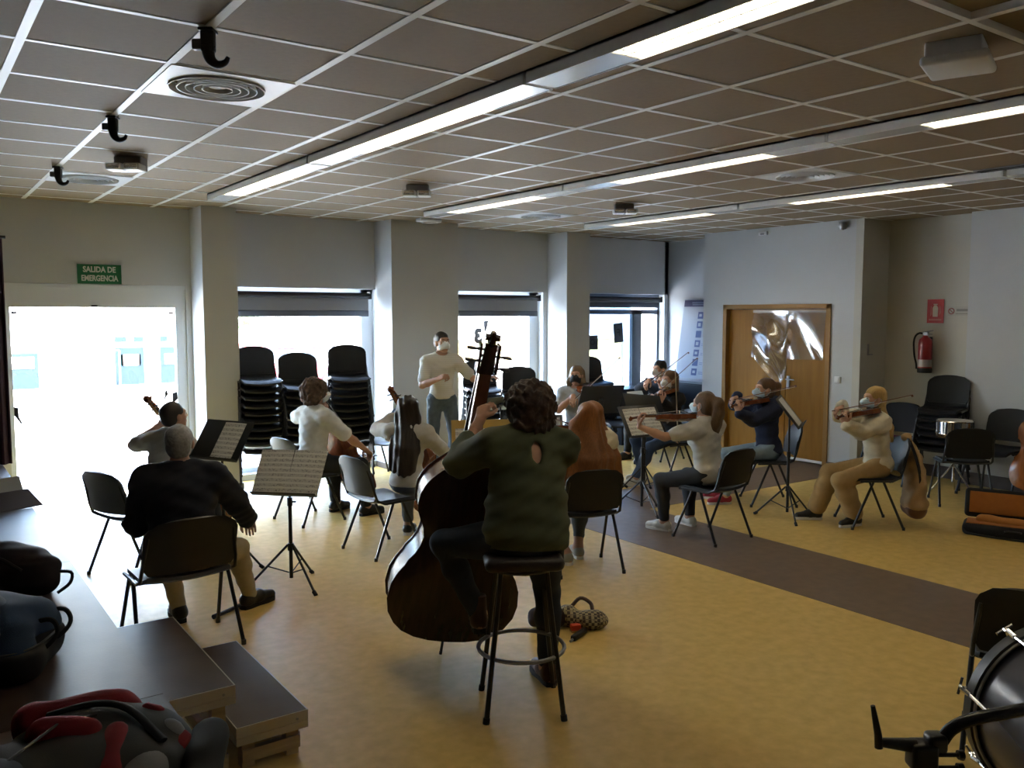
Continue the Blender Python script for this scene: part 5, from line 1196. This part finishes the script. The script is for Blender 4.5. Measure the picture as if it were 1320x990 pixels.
# small things on the floor behind the stool
o = thing('drawstring_pouch', 'patterned cloth pouch lying on the floor behind the stool', 'pouch', (3.36, 3.98, 0), R(-35))
chk = bpy.data.materials.new('checked_cloth'); chk.use_nodes = True; MATS['chk'] = chk
q = chk.node_tree.nodes.new('ShaderNodeTexChecker'); q.inputs['Scale'].default_value = 55; q.inputs[1].default_value = (.36, .30, .16, 1); q.inputs[2].default_value = (.05, .035, .025, 1)
tc_ = chk.node_tree.nodes.new('ShaderNodeTexCoord'); chk.node_tree.links.new(tc_.outputs['Object'], q.inputs[0]); chk.node_tree.links.new(q.outputs[0], chk.node_tree.nodes['Principled BSDF'].inputs['Base Color'])
soft('body', [ell((.05, 0, .05), (.12, .08, .06), None, .03), ell((-.08, .03, .06), (.07, .07, .07), None, .03)], chk, o, amp=.004, cuts=[((0, 0, 0), (0, 0, -1))])
MB().tube(cr([(-.06, .08, .10), (-.0, .10, .15), (.06, .07, .13), (.07, .02, .10)]), .012, 8).build('handle', sh_b, o)
o = thing('soft_bag', 'small dark brown bag on the floor behind the bass player boot', 'bag', (3.20, 4.10, 0), R(-35))
soft('body', [ell((0, 0, .065), (.12, .08, .07), None, .03), ell((-.09, 0, .05), (.05, .05, .05), None, .02)], cloth('brown_nylon', (.03, .016, .014)), o, amp=.005, cuts=[((0, 0, 0), (0, 0, -1))])
o = thing('rosin_box', 'bright orange red block on the floor by the patterned pouch', 'box', (3.28, 3.94, 0), R(-20))
MB().rbox((0, 0, .024), (.06, .045, .048), .006).build('block', mat('orange_red', (.60, .06, .015), .5), o)
MB().rbox((0, 0, .008), (.063, .048, .014), .003).build('base', mat('amber', (.35, .16, .04), .4), o)
o = thing('folding_tripod', 'short black folded rod lying on the floor by the patterned pouch', 'rod', (3.24, 3.86, 0), R(-66))
MB().rbox((0, -.0, .018), (.035, .17, .034), .01).build('case', black_m, o)
MB().tube([(0, -.08, .015), (0, -.115, .012)], .008, 8).build('tip', grey_m, o)
o = thing('black_rod', 'thin black rod lying on the floor by the wide chair', 'rod', (1.68, 5.52, 0), R(-58))
MB().tube([(0, -.14, .014), (0, .14, .014)], .013, 8).build('shaft', black_m, o)
MB().tube([(0, -.16, .016), (0, -.12, .016)], .016, 8).build('tip', rubber, o)

# tan backpack hanging on the blond girl's chair
o = thing('backpack', 'tan quilted backpack hanging on the chair of the blond girl', 'backpack', (7.475, 4.275, 0), R(51))
soft('body', [ell((0, -.09, .36), (.175, .085, .25), None, .05), ell((0, -.07, .56), (.13, .06, .16), None, .05), cap((-.08, -.09, .20), (.08, -.09, .20), .09, .09, .05), cap((-.05, -.05, .62), (.05, -.05, .62), .05, .05, .05), cap((-.04, .0, .80), (.04, .0, .80), .03, .03, .04), cap((0, -.06, .62), (0, -.01, .80), .05, .035, .04)], bag_t, o, amp=.004, fq=38)
soft('base_panel', [cap((-.08, -.09, .15), (.08, -.09, .15), .085, .085, .04)], mat('brown_leather', (.14, .055, .02), .5), o, amp=.003, cuts=[((0, 0, .17), (0, 0, 1))])
for s in (-1, 1): MB().tube(cr([(s * .05, .0, .80), (s * .12, -.03, .68), (s * .15, -.07, .50), (s * .15, -.09, .30)]), .018, 8, flat=.4).build('strap', bag_k, o)
# alcove furniture
chair(chair_p, 9.30, 5.52, 95, 'dark chair with purple seat cushion behind the blond girl', s=1.10)
chair(chair_b, 8.78, 4.42, -48, 'black chair seen from behind in front of the snare drum')
chair(chair_b, 9.46, 4.40, 88, 'black chair against the alcove end wall, beside the snare drum', s=1.12)
o = thing('snare_drum', 'chrome snare drum on a tripod stand among the black chairs', 'drum', (9.12, 4.68, 0))
hd_m = mat('drum_head', (.50, .48, .43), .6)
MB().lathe([(0, .66), (.172, .66), (.172, .80), (0, .80)], 28).build('shell', chrome, o)
MB().lathe([(0, .803), (.168, .803), (.168, .806), (0, .806)], 28).build('drum_head', hd_m, o)
for z in (.665, .80): MB().tube([(.178 * math.cos(a * math.pi / 14), .178 * math.sin(a * math.pi / 14), z) for a in range(28)], .008, 6, closed=True).build('hoop', chrome, o)
for k in range(8): MB().tube([(.186 * math.cos(k * math.pi / 4), .186 * math.sin(k * math.pi / 4), .665), (.186 * math.cos(k * math.pi / 4), .186 * math.sin(k * math.pi / 4), .80)], .005, 6).build('tension_rod', chrome, o)
MB().tube([(0, 0, .14), (0, 0, .62)], .012, 8).build('stand_pole', chrome, o)
for k in range(3):
    a = k * 2.094 + .4; c, s = math.cos(a), math.sin(a)
    MB().tube([(0, 0, .34), (c * .26, s * .26, .012)], .009, 8).build('leg', chrome, o)
    MB().tube([(0, 0, .60), (c * .19, s * .19, .645), (c * .2, s * .2, .68)], .007, 8).build('cradle_arm', chrome, o)
co = inst_mtx(V((9.30, 3.95, .14)), V((9.62, 4.02, 1.25)), (-.95, -.1, .3))
instrument('cello', 'orange cello leaning by the wall at the picture edge behind the open case', co, None, varn_o)
o = thing('side_table', 'dark table top against the end wall at the picture edge', 'table', (9.58, 3.78, 0))
MB().rbox((0, 0, .86), (.5, .5, .03), .006).build('table_top', mat('table_grey', (.22, .21, .18), .5), o)
for sx in (-.22, .22):
    for sy in (-.22, .22): MB().bbox((sx - .015, sy - .015, 0), (sx + .015, sy + .015, .845)).build('leg', black_m, o, smooth=False)
case = thing('violin_case', 'open black instrument case with orange lining on the floor', 'instrument case', (7.80, 3.46, 0), R(-67))
csm = cloth('case_black', (.012, .012, .013)); lin = cloth('case_lining', (.36, .125, .022))
MB().rbox((0, 0, .055), (.78, .26, .11), .04).build('tray', csm, case)
MB().rbox((0, 0, .105), (.72, .21, .016), .006).build('lining', lin, case)
ld_ = M.Rotation(R(72), 3, 'X')
MB().rbox(V((0, .15, .11)) + ld_ @ V((0, .13, .03)), (.78, .26, .08), .035, rot=ld_).build('lid', csm, case)
MB().rbox(V((0, .15, .11)) + ld_ @ V((0, .13, .072)), (.70, .19, .012), .005, rot=ld_).build('lid_lining', lin, case)
soft('cloth', [cap((-.25, .02, .13), (.1, -.02, .13), .04, .035, .03)], mat('orange_cloth', (.40, .16, .03), .8), case)
MB().tube(cr([(-.38, -.135, .05), (-.30, -.19, .03), (.1, -.2, .02), (.35, -.15, .05)]), .009, 6).build('strap', rubber, case)
MB().tube(cr([(-.06, -.13, .07), (-.04, -.17, .08), (.04, -.17, .08), (.06, -.13, .07)]), .009, 6).build('handle', black_m, case)
# cabinet, banner
o = thing('cabinet', 'black cabinet with pale top beneath the leaning information board', 'cabinet', (9.60, 8.60, 0))
MB().bbox((0, 0, .05), (.46, 1.22, .90)).build('body', mat('cabinet_black', (.016, .018, .024), .4), o, smooth=False)
MB().bbox((-.02, -.01, .90), (.47, 1.23, .935)).build('top', mat('cabinet_top', (.22, .24, .27), .35), o, smooth=False)
for k in (0, 1):
    d = MB().bbox((-.012, .02 + .6 * k, .08), (0, .59 + .6 * k, .88)).build('door', mat('cabinet_black', (.016, .018, .024), .4), o, smooth=False)
    MB().tube([(-.02, .53 + .12 * k, .45), (-.02, .53 + .12 * k, .60)], .006, 6).build('handle', grey_m, d)
o = thing('low_cabinet', 'long low black cabinet under the tinted window', 'cabinet', (8.62, 9.32, 0))
MB().bbox((0, 0, 0), (.95, .42, .80)).build('body', mat('cabinet_black', (.016, .018, .024), .4), o, smooth=False)
MB().bbox((-.01, -.01, .80), (.96, .43, .83)).build('top', mat('cabinet_black2', (.02, .02, .025), .3), o, smooth=False)
lean = math.atan2(.19, 1.23)
bm_ = face_mtx(V((9.955, 9.10, 1.555)), (0, -1, 0), (math.sin(lean), 0, math.cos(lean)))
o = thing('information_board', 'white information board with blue squares leaning on the corner wall', 'board', mtx=bm_)
MB().box((0, 0, 0), (.70, 1.22, .012)).build('panel', mat('board_white', (.36, .39, .45), .5), o, smooth=False)
blu = mat('board_blue', (.02, .045, .17), .5)
MB().box((.0, .545, .008), (.68, .10, .003)).build('header', mat('board_navy', (.015, .02, .085), .5), o, smooth=False)
MB().box((.05, .555, .0105), (.46, .018, .002)).box((.02, .525, .0105), (.38, .014, .002)).build('print', mat('board_grey', (.16, .19, .30), .5), o, smooth=False)
for k in range(7):
    s = MB().box((.02, .36 - .145 * k, .008), (.105, .105, .003)).build('pictogram', blu, o, smooth=False)
    if k % 3 != 2: MB().box((.02, .36 - .145 * k, .011), (.05, .04 + .012 * (k % 2), .003)).build('symbol', mat('board_white', (.36, .39, .45), .5), s, smooth=False)
    MB().box((.20, .36 - .145 * k, .007), (.19, .012, .002)).box((.20, .335 - .145 * k, .007), (.19, .012, .002)).build('print', mat('board_grey', (.16, .19, .30), .5), o, smooth=False)
# bass drum, clamp and chair in the corner by the camera
ax = (V((3.13, 1.22, .61)) - V((2.84, .85, .60))).normalized()
dm = M.Translation((3.13, 1.22, .60)) @ ax.to_track_quat('Z', 'Y').to_matrix().to_4x4()
o = thing('bass_drum', 'large dark bass drum with chrome claws at the bottom corner', 'drum', mtx=dm)
sh = mat('drum_shell', (.030, .030, .045), .25); hoop = mat('drum_hoop', (.012, .012, .015), .35)
MB().lathe([(.285, -.02), (.29, -.02), (.29, -.52), (.285, -.52)], 48).build('shell', sh, o)
for z0, z1 in ((-.045, .0), (-.54, -.50)): MB().lathe([(.278, z0), (.312, z0), (.312, z1), (.278, z1)], 48).build('hoop', hoop, o)
MB().lathe([(0, -.004), (.296, -.004), (.296, -.016), (0, -.016)], 48).build('drum_head', mat('bass_head', (.10, .085, .075), .5), o)
MB().tube([(.300 * math.cos(a * math.pi / 24), .300 * math.sin(a * math.pi / 24), -.052) for a in range(48)], .006, 6, closed=True).build('head_rim', grey_m, o)
for k in range(8):
    a = k * math.pi / 4 + .2; c, s = math.cos(a), math.sin(a)
    w = MB().tube([(c * .318, s * .318, -.16), (c * .318, s * .318, .03)], .006, 8).tube([(c * .318 - s * .03, s * .318 + c * .03, .03), (c * .318 + s * .03, s * .318 - c * .03, .03)], .005, 6)
    w.tube([(c * .318, s * .318, -.04), (c * .325, s * .325, -.0), (c * .31, s * .31, .012), (c * .295, s * .295, .005)], .009, 8)
    w.build('claw', chrome, o)
    MB().tube([(c * .29, s * .29, -.17), (c * .322, s * .322, -.17)], .017, 10).build('lug', chrome, o)
for a0 in (2.2, 3.6):
    c, s = math.cos(a0), math.sin(a0)
    MB().tube([(c * .30, s * .30, -.2), (c * .30, s * .30, -.48)], .008, 8).build('tension_rod', black_m, o)
for sx in (-1, 1):
    p0 = dm.inverted() @ V((3.0 + sx * .20 * .8, 1.05 - sx * .20 * .57, .34)); p1 = dm.inverted() @ V((3.0 + sx * .34 * .8, 1.05 - sx * .34 * .57, .0))
    MB().tube([p0, p1], .012, 8).build('spur', chrome, o)
o = thing('boom_stand', 'black clamp stand with curved arm at the bottom corner by the drum', 'stand', (2.16, 1.16, 0), R(-35))
MB().tube([(0, 0, .02), (0, 0, .74)], .016, 10).build('pole', black_m, o)
for k in range(3):
    a = k * 2.094 + .9; MB().tube([(0, 0, .32), (math.cos(a) * .32, math.sin(a) * .32, .012)], .011, 8).build('leg', black_m, o)
MB().rbox((0, 0, .765), (.07, .06, .075), .012).rbox((.035, 0, .80), (.05, .05, .05), .012).tube([(-.11, 0, .80), (-.02, 0, .79)], [.012, .02], 10).build('clamp', black_m, o)
MB().tube([(-.115, 0, .785), (-.118, 0, .82), (-.135, .0, .90)], [.011, .010, .006], 10).build('wing_handle', black_m, o)
for z in (.74, .775): MB().tube([(.03, -.02, z), (.085, -.02, z)], .006, 8).tube([(.085, -.02, z), (.10, -.02, z)], .012, 10).build('knob', black_m, o)
MB().tube(cr([(.05, 0, .80), (.075, 0, .835), (.12, -.005, .862), (.19, -.01, .88), (.30, -.02, .905), (.50, -.04, .95)]), .0175, 10).build('boom_arm', mat('arm_black', (.02, .02, .025), .25), o)
chair(chair_b, 3.99, 1.67, -65, 'black chair showing only its back behind the bass drum')
